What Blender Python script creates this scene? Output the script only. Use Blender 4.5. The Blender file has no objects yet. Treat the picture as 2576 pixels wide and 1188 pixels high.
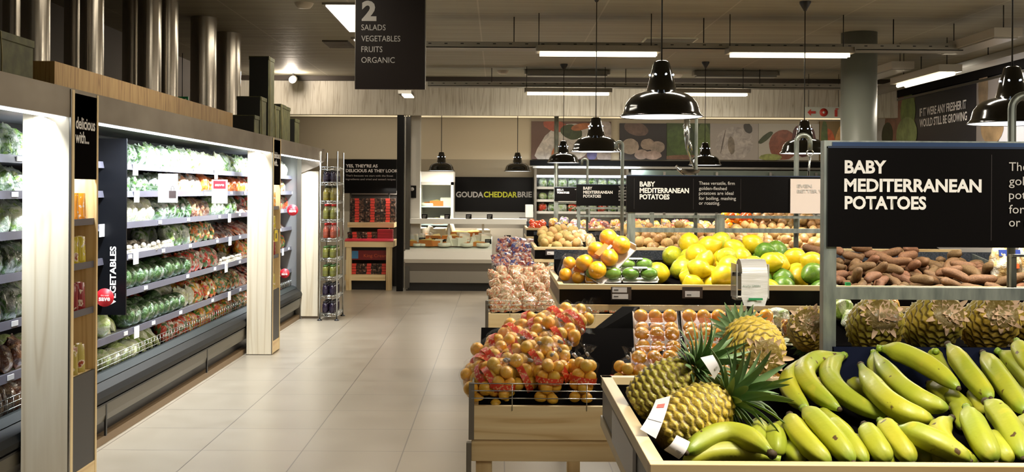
import bpy, math, random
from mathutils import Vector, Matrix, noise
R = math.radians
PI = math.pi
random.seed(7)
SC = bpy.context.scene
COL = SC.collection

# ------------------------------------------------------------------ camera, world, exposure
F = 2750.0; CX = 1253.0; CY = 482.0; HC = 1.55; ROLL = 0.35
cam = bpy.data.cameras.new('camera'); camo = bpy.data.objects.new('camera', cam); COL.objects.link(camo)
cam.sensor_width = 36.0; cam.lens = F / 2576 * 36.0
cam.shift_x = (1288 - CX) / 2576; cam.shift_y = -(594 - CY) / 2576
cam.clip_start = 0.05; cam.clip_end = 100
camo.matrix_world = Matrix.Translation((0, 0, HC)) @ Matrix.Rotation(R(90), 4, 'X') @ Matrix.Rotation(R(ROLL), 4, 'Z')
SC.camera = camo
w = bpy.data.worlds.new('world'); SC.world = w; w.use_nodes = True
w.node_tree.nodes['Background'].inputs[0].default_value = (0.95, 0.85, 0.7, 1)
w.node_tree.nodes['Background'].inputs[1].default_value = 0.14
SC.view_settings.view_transform = 'Standard'; SC.view_settings.look = 'None'
SC.view_settings.gamma = 1.0; SC.view_settings.use_curve_mapping = False
SC.view_settings.exposure = 0.0
SC.cycles.max_bounces = 6; SC.cycles.diffuse_bounces = 3; SC.cycles.glossy_bounces = 3
SC.cycles.transmission_bounces = 6; SC.cycles.transparent_max_bounces = 12
SC.cycles.caustics_reflective = False; SC.cycles.caustics_refractive = False
SC.cycles.sample_clamp_indirect = 4.0; SC.cycles.use_denoising = True

def area(name, loc, sx, sy, power, color, rot=(0, 0, 0), parent=None, spread=180):
    l = bpy.data.lights.new(name, 'AREA'); l.shape = 'RECTANGLE'; l.size = sx; l.size_y = sy
    l.energy = power; l.color = color; l.spread = R(spread)
    o = bpy.data.objects.new(name, l); COL.objects.link(o); o.location = loc; o.rotation_euler = rot
    if parent: o.parent = parent
    return o
WARM = (1.0, 0.90, 0.74); COOL = (0.86, 0.94, 1.0); NEUT = (1.0, 0.94, 0.84)
# display coolers' canopy lights, shining down and inward on the shelves
for (y0, y1) in ((4.6, 7.6), (7.6, 10.6), (10.6, 13.1)):
    area('canopy_light', (-2.23, (y0 + y1) / 2, 1.895), 0.08, y1 - y0 - 0.1, 92, COOL, (0, R(25), 0), spread=135)
# cheese counter and back cooler lights
area('counter_light', (-0.75, 17.35, 1.60), 2.2, 0.2, 26, NEUT)
for q_ in (-2.2, 0.4, 3.0, 5.2): area('slot_light', (q_, 18.6, 2.80), 2.2, 0.12, 7, WARM, (R(28), 0, 0))
area('cooler_light', (1.6, 18.55, 2.02), 1.7, 0.12, 64, COOL, (R(15), 0, 0))
area('fridge_light', (-1.57, 18.25, 1.80), 0.4, 0.1, 11, COOL)

# ------------------------------------------------------------------ projection helpers
CR, SR = math.cos(R(ROLL)), math.sin(R(ROLL))
def at(px, py, Y):
    dx, dy = px - CX, py - CY
    x = dx * CR + dy * SR; y = -dx * SR + dy * CR
    return Vector((x / F * Y, Y, HC - y / F * Y))
def proj(v):
    x = v[0] / v[1] * F; y = (HC - v[2]) / v[1] * F
    return (CX + x * CR - y * SR, CY + x * SR + y * CR)
def ordn(n):
    w_ = ['first', 'second', 'third', 'fourth', 'fifth', 'sixth', 'seventh', 'eighth', 'ninth', 'tenth', 'eleventh', 'twelfth',
          'thirteenth', 'fourteenth', 'fifteenth', 'sixteenth', 'seventeenth', 'eighteenth', 'nineteenth', 'twentieth']
    if n <= 20: return w_[n - 1]
    s = 'th' if 10 < n % 100 < 14 else {1: 'st', 2: 'nd', 3: 'rd'}.get(n % 10, 'th')
    return '%d%s' % (n, s)

# ------------------------------------------------------------------ materials
def lin(c):
    return tuple(((v / 255) / 12.92 if v / 255 <= 0.04045 else ((v / 255 + 0.055) / 1.055) ** 2.4) for v in c) + (1,)
MATS = {}
def mat(name, rgb, rough=0.5, metal=0.0, coat=0.0, emit=None, estr=0.0, spec=0.5, trans=0.0, alpha=1.0):
    if name in MATS: return MATS[name]
    m = bpy.data.materials.new(name); m.use_nodes = True; b = m.node_tree.nodes['Principled BSDF']
    b.inputs['Base Color'].default_value = lin(rgb); b.inputs['Roughness'].default_value = rough
    b.inputs['Metallic'].default_value = metal; b.inputs['Coat Weight'].default_value = coat
    b.inputs['Coat Roughness'].default_value = 0.12
    b.inputs['Specular IOR Level'].default_value = spec
    b.inputs['Transmission Weight'].default_value = trans; b.inputs['Alpha'].default_value = alpha
    if emit: b.inputs['Emission Color'].default_value = lin(emit); b.inputs['Emission Strength'].default_value = estr
    MATS[name] = m; return m
class NT:
    def __init__(s, m): s.t = m.node_tree; s.n = s.t.nodes; s.b = s.n['Principled BSDF']
    def add(s, ty, **kw):
        n = s.n.new(ty)
        for k, v in kw.items(): setattr(n, k, v)
        return n
    def link(s, a, b): s.t.links.new(a, b)
    def coord(s, scale=(1, 1, 1), kind='Object', loc=(0, 0, 0), rot=(0, 0, 0), rnd=False):
        c = s.add('ShaderNodeTexCoord'); m = s.add('ShaderNodeMapping')
        m.inputs['Scale'].default_value = scale; m.inputs['Location'].default_value = loc; m.inputs['Rotation'].default_value = rot
        s.link(c.outputs[kind], m.inputs[0])
        if rnd:
            oi = s.add('ShaderNodeObjectInfo'); mu = s.add('ShaderNodeVectorMath', operation='SCALE'); mu.inputs[0].default_value = (17, 31, 43)
            s.link(oi.outputs['Random'], mu.inputs['Scale']); s.link(mu.outputs[0], m.inputs['Location'])
        return m.outputs[0]
    def noise(s, vec, scale=5, detail=3, rough=0.5, dist=0.0):
        n = s.add('ShaderNodeTexNoise'); n.inputs['Scale'].default_value = scale; n.inputs['Detail'].default_value = detail
        n.inputs['Roughness'].default_value = rough; n.inputs['Distortion'].default_value = dist; s.link(vec, n.inputs['Vector']); return n.outputs['Fac']
    def vor(s, vec, scale=5, out='Color', feat='F1', rnd=1.0):
        n = s.add('ShaderNodeTexVoronoi', feature=feat); n.inputs['Scale'].default_value = scale; n.inputs['Randomness'].default_value = rnd
        s.link(vec, n.inputs['Vector']); return n.outputs[out]
    def ramp(s, fac, stops, interp='LINEAR'):
        r = s.add('ShaderNodeValToRGB'); cr = r.color_ramp; cr.interpolation = interp
        while len(cr.elements) < len(stops): cr.elements.new(0.5)
        for e, (p, c) in zip(cr.elements, stops): e.position = p; e.color = lin(c) if len(c) == 3 else c
        s.link(fac, r.inputs[0]); return r.outputs[0]
    def mix(s, fac, a, b, ty='MIX'):
        m = s.add('ShaderNodeMix', data_type='RGBA', blend_type=ty)
        if isinstance(fac, (int, float)): m.inputs[0].default_value = fac
        else: s.link(fac, m.inputs[0])
        for i, v in ((6, a), (7, b)):
            if isinstance(v, tuple): m.inputs[i].default_value = lin(v) if len(v) == 3 else v
            else: s.link(v, m.inputs[i])
        return m.outputs[2]
    def bump(s, h, strength=0.3, dist=0.01):
        b = s.add('ShaderNodeBump'); b.inputs['Strength'].default_value = strength; b.inputs['Distance'].default_value = dist
        s.link(h, b.inputs['Height']); s.link(b.outputs[0], s.b.inputs['Normal']); return b
    def base(s, c): s.link(c, s.b.inputs['Base Color'])

def wood(name, light, mid, dark, axis='Z', scale=1.0, rough=0.45):
    m = mat(name, mid, rough); n = NT(m)
    st = {'X': (0.35, 6, 6), 'Y': (6, 0.35, 6), 'Z': (6, 6, 0.35)}[axis]
    v = n.coord(tuple(a * scale for a in st), rnd=True)
    a = n.noise(v, 1.0, 2, 0.5, 0.6)
    r = n.add('ShaderNodeMath', operation='MULTIPLY'); n.link(a, r.inputs[0]); r.inputs[1].default_value = 9.0
    s_ = n.add('ShaderNodeMath', operation='PINGPONG'); n.link(r.outputs[0], s_.inputs[0]); s_.inputs[1].default_value = 1.0
    c1 = n.ramp(s_.outputs[0], [(0.0, light), (0.72, mid), (0.95, dark)])
    fine = n.noise(n.coord(tuple(a * scale * 9 for a in st)), 1.0, 3)
    c2 = n.mix(0.22, c1, n.ramp(fine, [(0.35, dark), (0.65, light)]))
    n.base(c2); n.bump(fine, 0.08, 0.002)
    return m
PINE_X = wood('pine_grain_x', (240, 218, 170), (232, 204, 152), (212, 178, 124), 'X')
PINE_Y = wood('pine_grain_y', (240, 218, 170), (232, 204, 152), (212, 178, 124), 'Y')
PINE_Z = wood('pine_grain_z', (240, 218, 170), (232, 204, 152), (212, 178, 124), 'Z')
PALE_Z = wood('pale_plywood', (226, 214, 190), (218, 204, 178), (200, 182, 152), 'Z', 0.8)
PLY_Y = wood('canopy_plywood', (200, 165, 108), (184, 146, 90), (150, 112, 64), 'Z', 3.0)
BULK = wood('whitewashed_wood', (216, 212, 198), (204, 199, 184), (178, 170, 152), 'Z', 2.2, 0.5)
STEEL = mat('steel', (150, 146, 138), 0.32, 1.0)
GALV = mat('galvanised_steel', (150, 156, 150), 0.42, 0.85)
_n = NT(GALV); _n.base(_n.ramp(_n.noise(_n.coord((14, 14, 3)), 3, 3), [(0.3, (128, 136, 132)), (0.7, (172, 178, 170))]))
CHROME = mat('chrome_wire', (205, 208, 206), 0.18, 1.0)
FASC = mat('brushed_steel_fascia', (150, 140, 126), 0.42, 0.75)
_n = NT(FASC); _n.base(_n.ramp(_n.noise(_n.coord((2, 1.1, 2)), 1.3, 3), [(0.3, (118, 106, 92)), (0.7, (158, 148, 134))]))
DUCT = mat('polished_duct_steel', (196, 188, 176), 0.26, 1.0)
_n = NT(DUCT); _n.bump(_n.noise(_n.coord((30, 30, 0.6)), 2, 2), 0.12, 0.01)
BLACK = mat('black_plastic', (22, 21, 22), 0.42)
BLACKG = mat('black_gloss_enamel', (10, 9, 8), 0.12, 0.0, 0.6)
SIGNB = mat('black_sign_panel', (9, 7, 7), 0.3, spec=0.16)
LINER = mat('slate_foam_liner', (56, 60, 68), 0.75, spec=0.2)
_n = NT(LINER); _n.base(_n.ramp(_n.noise(_n.coord((1, 1, 1)), 130, 2), [(0.35, (30, 34, 40)), (0.7, (58, 62, 70))]))
LINERB = mat('black_bin_liner', (14, 13, 13), 0.7, spec=0.0)
WHITE = mat('white_lettering', (236, 232, 228), 0.5)
WHITEP = mat('white_paint', (226, 224, 216), 0.4)
GREYT = mat('grey_lettering', (186, 182, 178), 0.5)
YELT = mat('yellow_lettering', (206, 208, 40), 0.5)
CARD = mat('white_card', (232, 228, 226), 0.5)
PRICE = mat('price_strip', (82, 80, 90), 0.3)
SHELF = mat('shelf_steel', (170, 172, 178), 0.35, 0.3)
DARKI = mat('dark_cooler_interior', (40, 38, 38), 0.5)
REDT = mat('red_print', (206, 32, 44), 0.45)
GREENT = mat('green_print', (30, 140, 80), 0.5)
LAMPW = mat('lamp_reflector_white', (238, 240, 244), 0.5, emit=(236, 244, 255), estr=1.3)
BULB = mat('bulb_glow', (255, 255, 255), 0.5, emit=(255, 244, 225), estr=14)
TUBE = mat('tube_glow', (255, 255, 255), 0.5, emit=(255, 240, 205), estr=5.5)
TUBEC = mat('cool_tube_glow', (255, 255, 255), 0.5, emit=(235, 245, 255), estr=5)
PIN = mat('pinhole_glow', (255, 255, 255), 0.5, emit=(220, 235, 255), estr=3)
def film_mat(name, tint, fac):
    m = bpy.data.materials.new(name); m.use_nodes = True; t = m.node_tree; t.nodes.clear()
    o = t.nodes.new('ShaderNodeOutputMaterial'); mx = t.nodes.new('ShaderNodeMixShader'); tr = t.nodes.new('ShaderNodeBsdfTransparent')
    g = t.nodes.new('ShaderNodeBsdfGlossy'); g.inputs['Roughness'].default_value = 0.12; g.inputs['Color'].default_value = (1, 1, 1, 1)
    tr.inputs['Color'].default_value = tint
    no = t.nodes.new('ShaderNodeTexNoise'); no.inputs['Scale'].default_value = 38; no.inputs['Detail'].default_value = 3; no.inputs['Distortion'].default_value = 1.5
    tc = t.nodes.new('ShaderNodeTexCoord'); t.links.new(tc.outputs['Object'], no.inputs['Vector'])
    bp = t.nodes.new('ShaderNodeBump'); bp.inputs['Strength'].default_value = 0.9; bp.inputs['Distance'].default_value = 0.02
    t.links.new(no.outputs['Fac'], bp.inputs['Height']); t.links.new(bp.outputs[0], g.inputs['Normal'])
    lw = t.nodes.new('ShaderNodeLayerWeight'); lw.inputs['Blend'].default_value = fac
    t.links.new(bp.outputs[0], lw.inputs['Normal'])
    ml = t.nodes.new('ShaderNodeMath'); ml.operation = 'MULTIPLY'; ml.inputs[1].default_value = 0.10; t.links.new(lw.outputs['Facing'], ml.inputs[0]); t.links.new(ml.outputs[0], mx.inputs[0]); t.links.new(tr.outputs[0], mx.inputs[1]); t.links.new(g.outputs[0], mx.inputs[2])
    t.links.new(mx.outputs[0], o.inputs[0]); MATS[name] = m; return m
FILM = film_mat('clear_plastic_film', (0.97, 0.97, 0.97, 1), 0.28)
GLASS = film_mat('display_glass', (0.92, 0.96, 0.95, 1), 0.08)

# ------------------------------------------------------------------ mesh builder
class MB:
    def __init__(s): s.v = []; s.f = []; s.sm = []
    def _add(s, vs, fs, smooth=False):
        o = len(s.v); s.v += [tuple(x) for x in vs]; s.f += [tuple(i + o for i in f) for f in fs]; s.sm += [smooth] * len(fs); return s
    def box(s, a, b, M=None):
        x0, x1 = sorted((a[0], b[0])); y0, y1 = sorted((a[1], b[1])); z0, z1 = sorted((a[2], b[2]))
        vs = [Vector(p) for p in ((x0, y0, z0), (x1, y0, z0), (x1, y1, z0), (x0, y1, z0), (x0, y0, z1), (x1, y0, z1), (x1, y1, z1), (x0, y1, z1))]
        if M: vs = [M @ p for p in vs]
        return s._add(vs, [(0, 3, 2, 1), (4, 5, 6, 7), (0, 1, 5, 4), (1, 2, 6, 5), (2, 3, 7, 6), (3, 0, 4, 7)])
    def cbox(s, c, d, M=None):
        return s.box((c[0] - d[0] / 2, c[1] - d[1] / 2, c[2] - d[2] / 2), (c[0] + d[0] / 2, c[1] + d[1] / 2, c[2] + d[2] / 2), M)
    def prism(s, pts, lo, hi, axis='X'):
        n = len(pts)
        def mk(p, h):
            return {'X': (h, p[0], p[1]), 'Y': (p[0], h, p[1]), 'Z': (p[0], p[1], h)}[axis]
        vs = [mk(p, lo) for p in pts] + [mk(p, hi) for p in pts]
        return s._add(vs, [tuple(range(n))[::-1], tuple(range(n, 2 * n))] + [(i, (i + 1) % n, n + (i + 1) % n, n + i) for i in range(n)])
    def tube(s, pts, r, n=8, cap=True, smooth=True, sq=None):
        pts = [Vector(p) for p in pts]; rs = r if isinstance(r, (list, tuple)) else [r] * len(pts)
        T = []
        for i in range(len(pts)):
            d = pts[min(i + 1, len(pts) - 1)] - pts[max(i - 1, 0)]; T.append(d.normalized())
        up = Vector((0, 0, 1)) if abs(T[0].z) < 0.9 else Vector((0, 1, 0))
        N = (up - T[0] * up.dot(T[0])).normalized(); vs = []
        for i, p in enumerate(pts):
            N = (N - T[i] * N.dot(T[i])).normalized(); B = T[i].cross(N)
            for k in range(n):
                a = 2 * PI * k / n; m = sq(a) if sq else 1.0
                vs.append(p + (N * math.cos(a) + B * math.sin(a)) * rs[i] * m)
        fs = []
        for i in range(len(pts) - 1):
            for k in range(n):
                fs.append((i * n + k, i * n + (k + 1) % n, (i + 1) * n + (k + 1) % n, (i + 1) * n + k))
        if cap: fs += [tuple(range(n))[::-1], tuple(range((len(pts) - 1) * n, len(pts) * n))]
        return s._add(vs, fs, smooth)
    def lathe(s, prof, c=(0, 0, 0), n=24, smooth=True, close=False):
        vs = []; m = len(prof)
        for k in range(n):
            a = 2 * PI * k / n
            for (r, z) in prof: vs.append((c[0] + r * math.cos(a), c[1] + r * math.sin(a), c[2] + z))
        fs = []
        for k in range(n):
            for i in range(m - 1 + (1 if close else 0)):
                j = (i + 1) % m; q = (k + 1) % n
                fs.append((k * m + i, q * m + i, q * m + j, k * m + j))
        return s._add(vs, fs, smooth)
    def grid(s, fn, nu, nv, wrap=False, smooth=True):
        vs = [fn(i / (nu if wrap else nu - 1), j / (nv - 1)) for j in range(nv) for i in range(nu)]; fs = []
        for j in range(nv - 1):
            for i in range(nu if wrap else nu - 1):
                k = (i + 1) % nu; fs.append((j * nu + i, j * nu + k, (j + 1) * nu + k, (j + 1) * nu + i))
        return s._add(vs, fs, smooth)
    def ball(s, c, r, nu=16, nv=10, fn=None):
        def f(u, v):
            a, b = 2 * PI * u, PI * (v - 0.5)
            d = Vector((math.cos(a) * math.cos(b), math.sin(a) * math.cos(b), math.sin(b)))
            k = fn(d) if fn else 1.0
            rr = r if isinstance(r, (tuple, list)) else (r, r, r)
            return (c[0] + d.x * rr[0] * k, c[1] + d.y * rr[1] * k, c[2] + d.z * rr[2] * k)
        return s.grid(f, nu, nv, wrap=True)
    def mesh(s, name, m=None):
        me = bpy.data.meshes.new(name); me.from_pydata(s.v, [], s.f)
        me.polygons.foreach_set('use_smooth', s.sm)
        if m: me.materials.append(m)
        me.update(); return me
def wloc(o):
    v = Vector(o.location)
    while o.parent: o = o.parent; v += Vector(o.location)
    return v
def link(name, me, parent=None):
    o = bpy.data.objects.new(name, me); COL.objects.link(o)
    if parent: o.parent = parent
    return o
def part(name, mb, m, parent, label=None, world=True, bevel=0.0):
    if world:
        p = wloc(parent); mb.v = [(a[0] - p.x, a[1] - p.y, a[2] - p.z) for a in mb.v]
    o = link(name, mb.mesh(name, m), parent)
    if label: o['label'] = label
    if bevel: b = o.modifiers.new('bevel', 'BEVEL'); b.width = bevel; b.segments = 2; b.limit_method = 'ANGLE'
    return o
def tag(o, label, cat, group=None, kind=None):
    o['label'] = label; o['category'] = cat
    if group: o['group'] = group
    if kind: o['kind'] = kind
    return o
def thing(name, label, cat, loc=(0, 0, 0), group=None):
    o = link(name, None); o.location = loc; o.empty_display_size = 0.05; return tag(o, label, cat, group)
def solo(name, mb, m, label, cat, group=None, origin=None, bevel=0.0):
    if origin is None:
        xs = [v[0] for v in mb.v]; ys = [v[1] for v in mb.v]; zs = [v[2] for v in mb.v]
        origin = ((min(xs) + max(xs)) / 2, (min(ys) + max(ys)) / 2, min(zs))
    mb.v = [(a[0] - origin[0], a[1] - origin[1], a[2] - origin[2]) for a in mb.v]
    o = link(name, mb.mesh(name, m)); o.location = origin; tag(o, label, cat, group)
    if bevel: b = o.modifiers.new('bevel', 'BEVEL'); b.width = bevel; b.segments = 2; b.limit_method = 'ANGLE'
    return o
def struct(name, mb, m):
    o = link(name, mb.mesh(name, m)); o['kind'] = 'structure'; return o
class Proto:
    """a thing built once at the origin; the first use moves it, later uses copy it and its parts"""
    def __init__(s, root): s.root = root; s.used = False
    def place(s, loc, rot=(0, 0, 0), scale=1.0, label=None, group=None, mats=None):
        if not s.used: r = s.root; s.used = True
        else:
            def cp(o, par):
                c = o.copy(); COL.objects.link(c); c.parent = par
                for ch in s.kids[o.name]: cp(ch, c)
                return c
            r = cp(s.root, None)
        if not hasattr(s, 'kids'):
            s.kids = {}
            def walk(o):
                s.kids[o.name] = list(o.children)
                for ch in o.children: walk(ch)
            walk(s.root)
        r.location = loc; r.rotation_euler = rot
        r.scale = (scale,) * 3 if isinstance(scale, (int, float)) else scale
        if label: r['label'] = label
        if group: r['group'] = group
        return r
TXT = {}
def text(body, org, right, up, m, parent, size=None, width=None, bold=0.0, name='lettering', spacing=1.0, line=1.0, align='LEFT', label=None):
    """flat lettering lying in the plane spanned by right and up; org is the left end of the first baseline"""
    cu = bpy.data.curves.new('t', 'FONT'); cu.body = body; cu.size = 1.0; cu.offset = bold; cu.space_character = spacing; cu.space_line = line
    cu.fill_mode = 'FRONT'; cu.resolution_u = 3; cu.align_x = align
    o = bpy.data.objects.new('t', cu); COL.objects.link(o); bpy.context.view_layer.update()
    me = bpy.data.meshes.new_from_object(o.evaluated_get(bpy.context.evaluated_depsgraph_get()))
    bpy.data.objects.remove(o); bpy.data.curves.remove(cu)
    xs = [v.co.x for v in me.vertices]
    sx = size if size else 1.0; sy = sx
    if width: sx = width / (max(xs) - min(xs)); sy = size if size else sx
    right = Vector(right); up = Vector(up); p = wloc(parent) if parent else Vector()
    x0 = min(xs) if align == 'LEFT' else 0
    for v in me.vertices: v.co = Vector(org) + right * ((v.co.x - x0) * sx) + up * (v.co.y * sy) - p
    me.materials.append(m); me.name = name; q = link(name, me, parent)
    if label: q['label'] = label
    return q
# ------------------------------------------------------------------ room shell
CEIL = 3.3
fm = mat('floor_tiles', (190, 178, 160), 0.3); n = NT(fm)
v = n.coord((1, 1, 1), loc=(0.555, -6.5, 0))
br = n.add('ShaderNodeTexBrick', offset=0.0, squash=1.0); n.link(v, br.inputs['Vector'])
br.inputs['Scale'].default_value = 1.0; br.inputs['Mortar Size'].default_value = 0.004; br.inputs['Brick Width'].default_value = 0.6; br.inputs['Row Height'].default_value = 0.6
br.inputs['Mortar Smooth'].default_value = 0.3
br.inputs['Color1'].default_value = lin((150, 138, 120)); br.inputs['Color2'].default_value = lin((145, 133, 115)); br.inputs['Mortar'].default_value = lin((78, 69, 60))
cl = n.noise(n.coord((1, 1, 1)), 3.0, 4)
n.base(n.mix(0.25, br.outputs['Color'], n.ramp(cl, [(0.3, (134, 123, 108)), (0.7, (164, 153, 138))])))
rr = n.add('ShaderNodeMapRange'); n.link(cl, rr.inputs[0]); rr.inputs['To Min'].default_value = 0.26; rr.inputs['To Max'].default_value = 0.36
n.link(rr.outputs[0], n.b.inputs['Roughness']); n.bump(br.outputs['Fac'], 0.1, -0.001)
struct('floor', MB().box((-4.2, -0.6, -0.1), (8, 20.2, 0)), fm)

cmx = mat('ceiling_tiles', (122, 112, 98), 0.6); n = NT(cmx)
br = n.add('ShaderNodeTexBrick', offset=0.0); n.link(n.coord((1, 1, 1), loc=(0.2, 0, 0)), br.inputs['Vector'])
br.inputs['Scale'].default_value = 1.0; br.inputs['Mortar Size'].default_value = 0.008; br.inputs['Brick Width'].default_value = 1.2; br.inputs['Row Height'].default_value = 1.2
br.inputs['Color1'].default_value = lin((154, 150, 132)); br.inputs['Color2'].default_value = lin((148, 144, 127)); br.inputs['Mortar'].default_value = lin((182, 178, 162))
bands = n.noise(n.coord((0.4, 7, 1)), 1.2, 4, 0.6)
n.base(n.mix(0.3, br.outputs['Color'], n.ramp(bands, [(0.4, (120, 115, 100)), (0.6, (162, 158, 140))])))
n.bump(bands, 0.25, 0.02)
struct('ceiling', MB().box((-4.2, -0.6, CEIL), (8, 16.8, CEIL + 0.1)), cmx)
beige = mat('beige_wall_paint', (186, 172, 146), 0.6)
beiged = mat('taupe_wall_tile', (150, 138, 116), 0.35)
SOF = 2.855
struct('trim_1', MB().box((-4.2, 16.8, 2.72), (6.2, 16.95, CEIL)), BULK)          # whitewashed bulkhead
struct('trim_2', MB().box((-4.2, 16.70, 3.235), (6.2, 16.8, 3.3)), mat('dark_trim', (54, 46, 38), 0.6))
struct('ceiling_lower', MB().box((-4.2, 16.95, SOF), (6.2, 19.6, SOF + 0.08)), mat('lower_ceiling_paint', (176, 162, 136), 0.6))
for y in (17.6, 18.9):
    struct('trim_3', MB().box((-4.2, y, SOF - 0.025), (6.2, y + 0.06, SOF)), mat('cream_rail', (232, 220, 190), 0.4, emit=(240, 222, 180), estr=0.35))
struct('wall_back', MB().box((-4.2, 19.5, 2.12), (8, 19.6, SOF)).box((-4.2, 19.5, 0), (8, 19.6, 1.18)), beige)
struct('wall_back_band', MB().box((-4.2, 19.5, 1.18), (8, 19.6, 2.12)), beiged)
struct('wall_left', MB().box((-4.3, -0.6, 0), (-4.2, 19.6, CEIL)), mat('left_wall_paint', (92, 84, 74), 0.7))  # one even dark brown-grey wall colour
struct('wall_right', MB().box((6.2, -0.6, 0), (6.3, 19.6, CEIL)), mat('right_wall_paint', (186, 184, 182), 0.6))
struct('trim_4', MB().box((6.12, 2.0, 3.03), (6.2, 16.8, 3.16)), mat('black_band', (10, 8, 8), 0.6, spec=0.1))
struct('trim_5', MB().box((6.1, 2.0, 3.16), (6.2, 16.8, 3.28)), BULK)
# round structural column
col = MB().tube([(3.92, 11.9, 0), (3.92, 11.9, CEIL)], 0.19, 40)
cm = mat('column_paint', (122, 126, 118), 0.42)
struct('wall_column', col, cm)

# black partition and glazed panels beside the cheese counter
t = thing('sliding_partition', 'tall black door panel with glazed grey leaves beside cheese counter', 'partition', (at(1004, 735, 16.86).x, 16.86, 0))
xa, xb = at(997, 700, 16.86).x, at(1013, 700, 16.86).x
part('black_jamb', MB().box((xa, 16.86, 0), (xb, 16.96, 2.75)), SIGNB, t)
for i, px in enumerate((1017, 1022, 1027)):
    x = at(px, 600, 16.9).x; part('leaf_frame', MB().box((x, 16.86 + i * 0.1, 0.02), (x + 0.018, 16.95 + i * 0.1, 2.72)), STEEL, t)
part('glass_leaf', MB().box((at(1014, 600, 16.9).x, 16.9, 0.05), (at(1031, 600, 16.9).x, 16.91, 2.7)), mat('smoked_panel', (70, 66, 60), 0.15), t)
xa, xb = at(1030, 600, 17.2).x, at(1056, 600, 17.2).x
p = struct('wall_pier', MB().box((xa, 17.2, 0), (xb, 17.4, SOF)), mat('pale_pier_paint', (200, 196, 186), 0.5))
nt = thing('notice', 'small black notice on pale pier beside tall fridge', 'notice', at(1036, 498, 17.19))
a, b = at(1027, 467, 17.19), at(1047, 498, 17.19)
part('notice_board', MB().box((a.x, 17.17, b.z), (b.x, 17.2, a.z)), SIGNB, nt)
part('emblem', MB().tube([((a.x + b.x) / 2, 17.165, a.z - 0.055), ((a.x + b.x) / 2, 17.169, a.z - 0.055)], 0.03, 16), GREYT, nt)

# ------------------------------------------------------------------ ceiling equipment
def tube_light(x0, x1, Y, Z, lit, label, rods=True):
    t = thing('fluorescent_light', label, 'ceiling light', ((x0 + x1) / 2, Y, Z), 'fluorescent ceiling lights')
    part('housing', MB().prism([(Y - 0.11, Z + 0.01), (Y + 0.11, Z + 0.01), (Y + 0.06, Z + 0.075), (Y - 0.06, Z + 0.075)], x0, x1), mat('fixture_enamel', (178, 172, 160), 0.4), t)
    part('end_cap', MB().box((x0 - 0.01, Y - 0.1, Z + 0.012), (x0, Y + 0.1, Z + 0.07)).box((x1, Y - 0.1, Z + 0.012), (x1 + 0.01, Y + 0.1, Z + 0.07)), STEEL, t)
    if lit:
        part('tube', MB().tube([(x0 + 0.03, Y - 0.04, Z - 0.008), (x1 - 0.03, Y - 0.04, Z - 0.008)], 0.016, 8).tube([(x0 + 0.03, Y + 0.04, Z - 0.008), (x1 - 0.03, Y + 0.04, Z - 0.008)], 0.016, 8), TUBE, t, 'lit tube')
        area('tube_lamp', (0, 0, -0.04), x1 - x0, 0.16, 20 if Y < 3 else 32, WARM, parent=t)
        if Y > 15: area('tube_side_fill', (0, 0.12, 0.02), x1 - x0, 0.1, 9, WARM, (R(80), 0, 0), parent=t)  # extra fill lamp added to brighten the bulkhead
    else:
        part('louvre', MB().box((x0 + 0.03, Y - 0.09, Z - 0.012), (x1 - 0.03, Y + 0.09, Z + 0.008)), mat('louvre_grey', (150, 148, 140), 0.3), t)
    if rods:
        part('suspension_rod', MB().tube([(x0 + 0.02, Y, Z + 0.07), (x0 + 0.02, Y, CEIL)], 0.005, 6).tube([(x1 - 0.08, Y, Z + 0.07), (x1 - 0.08, Y, CEIL)], 0.005, 6), BLACK, t)
    return t
tube_light(0.37, 1.57, 10.7, 2.905, True, 'lit tube lamp on the near cable tray, left of the two')
tube_light(2.24, 3.45, 10.7, 2.905, True, 'lit tube lamp on near cable tray reaching the round column')
tube_light(0.37, 1.57, 15.3, 2.93, True, 'lit tube lamp before the bulkhead, left of the far pair')
tube_light(2.24, 3.50, 15.3, 2.93, True, 'lit tube lamp before the bulkhead, right of the far pair')
tube_light(0.38, 1.58, 15.7, 3.22, False, 'unlit grey fixture on ceiling above the far left tube lamp', False)
tube_light(2.80, 4.0, 15.7, 3.22, False, 'unlit grey fixture on ceiling above the far right tube lamp', False)
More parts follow.
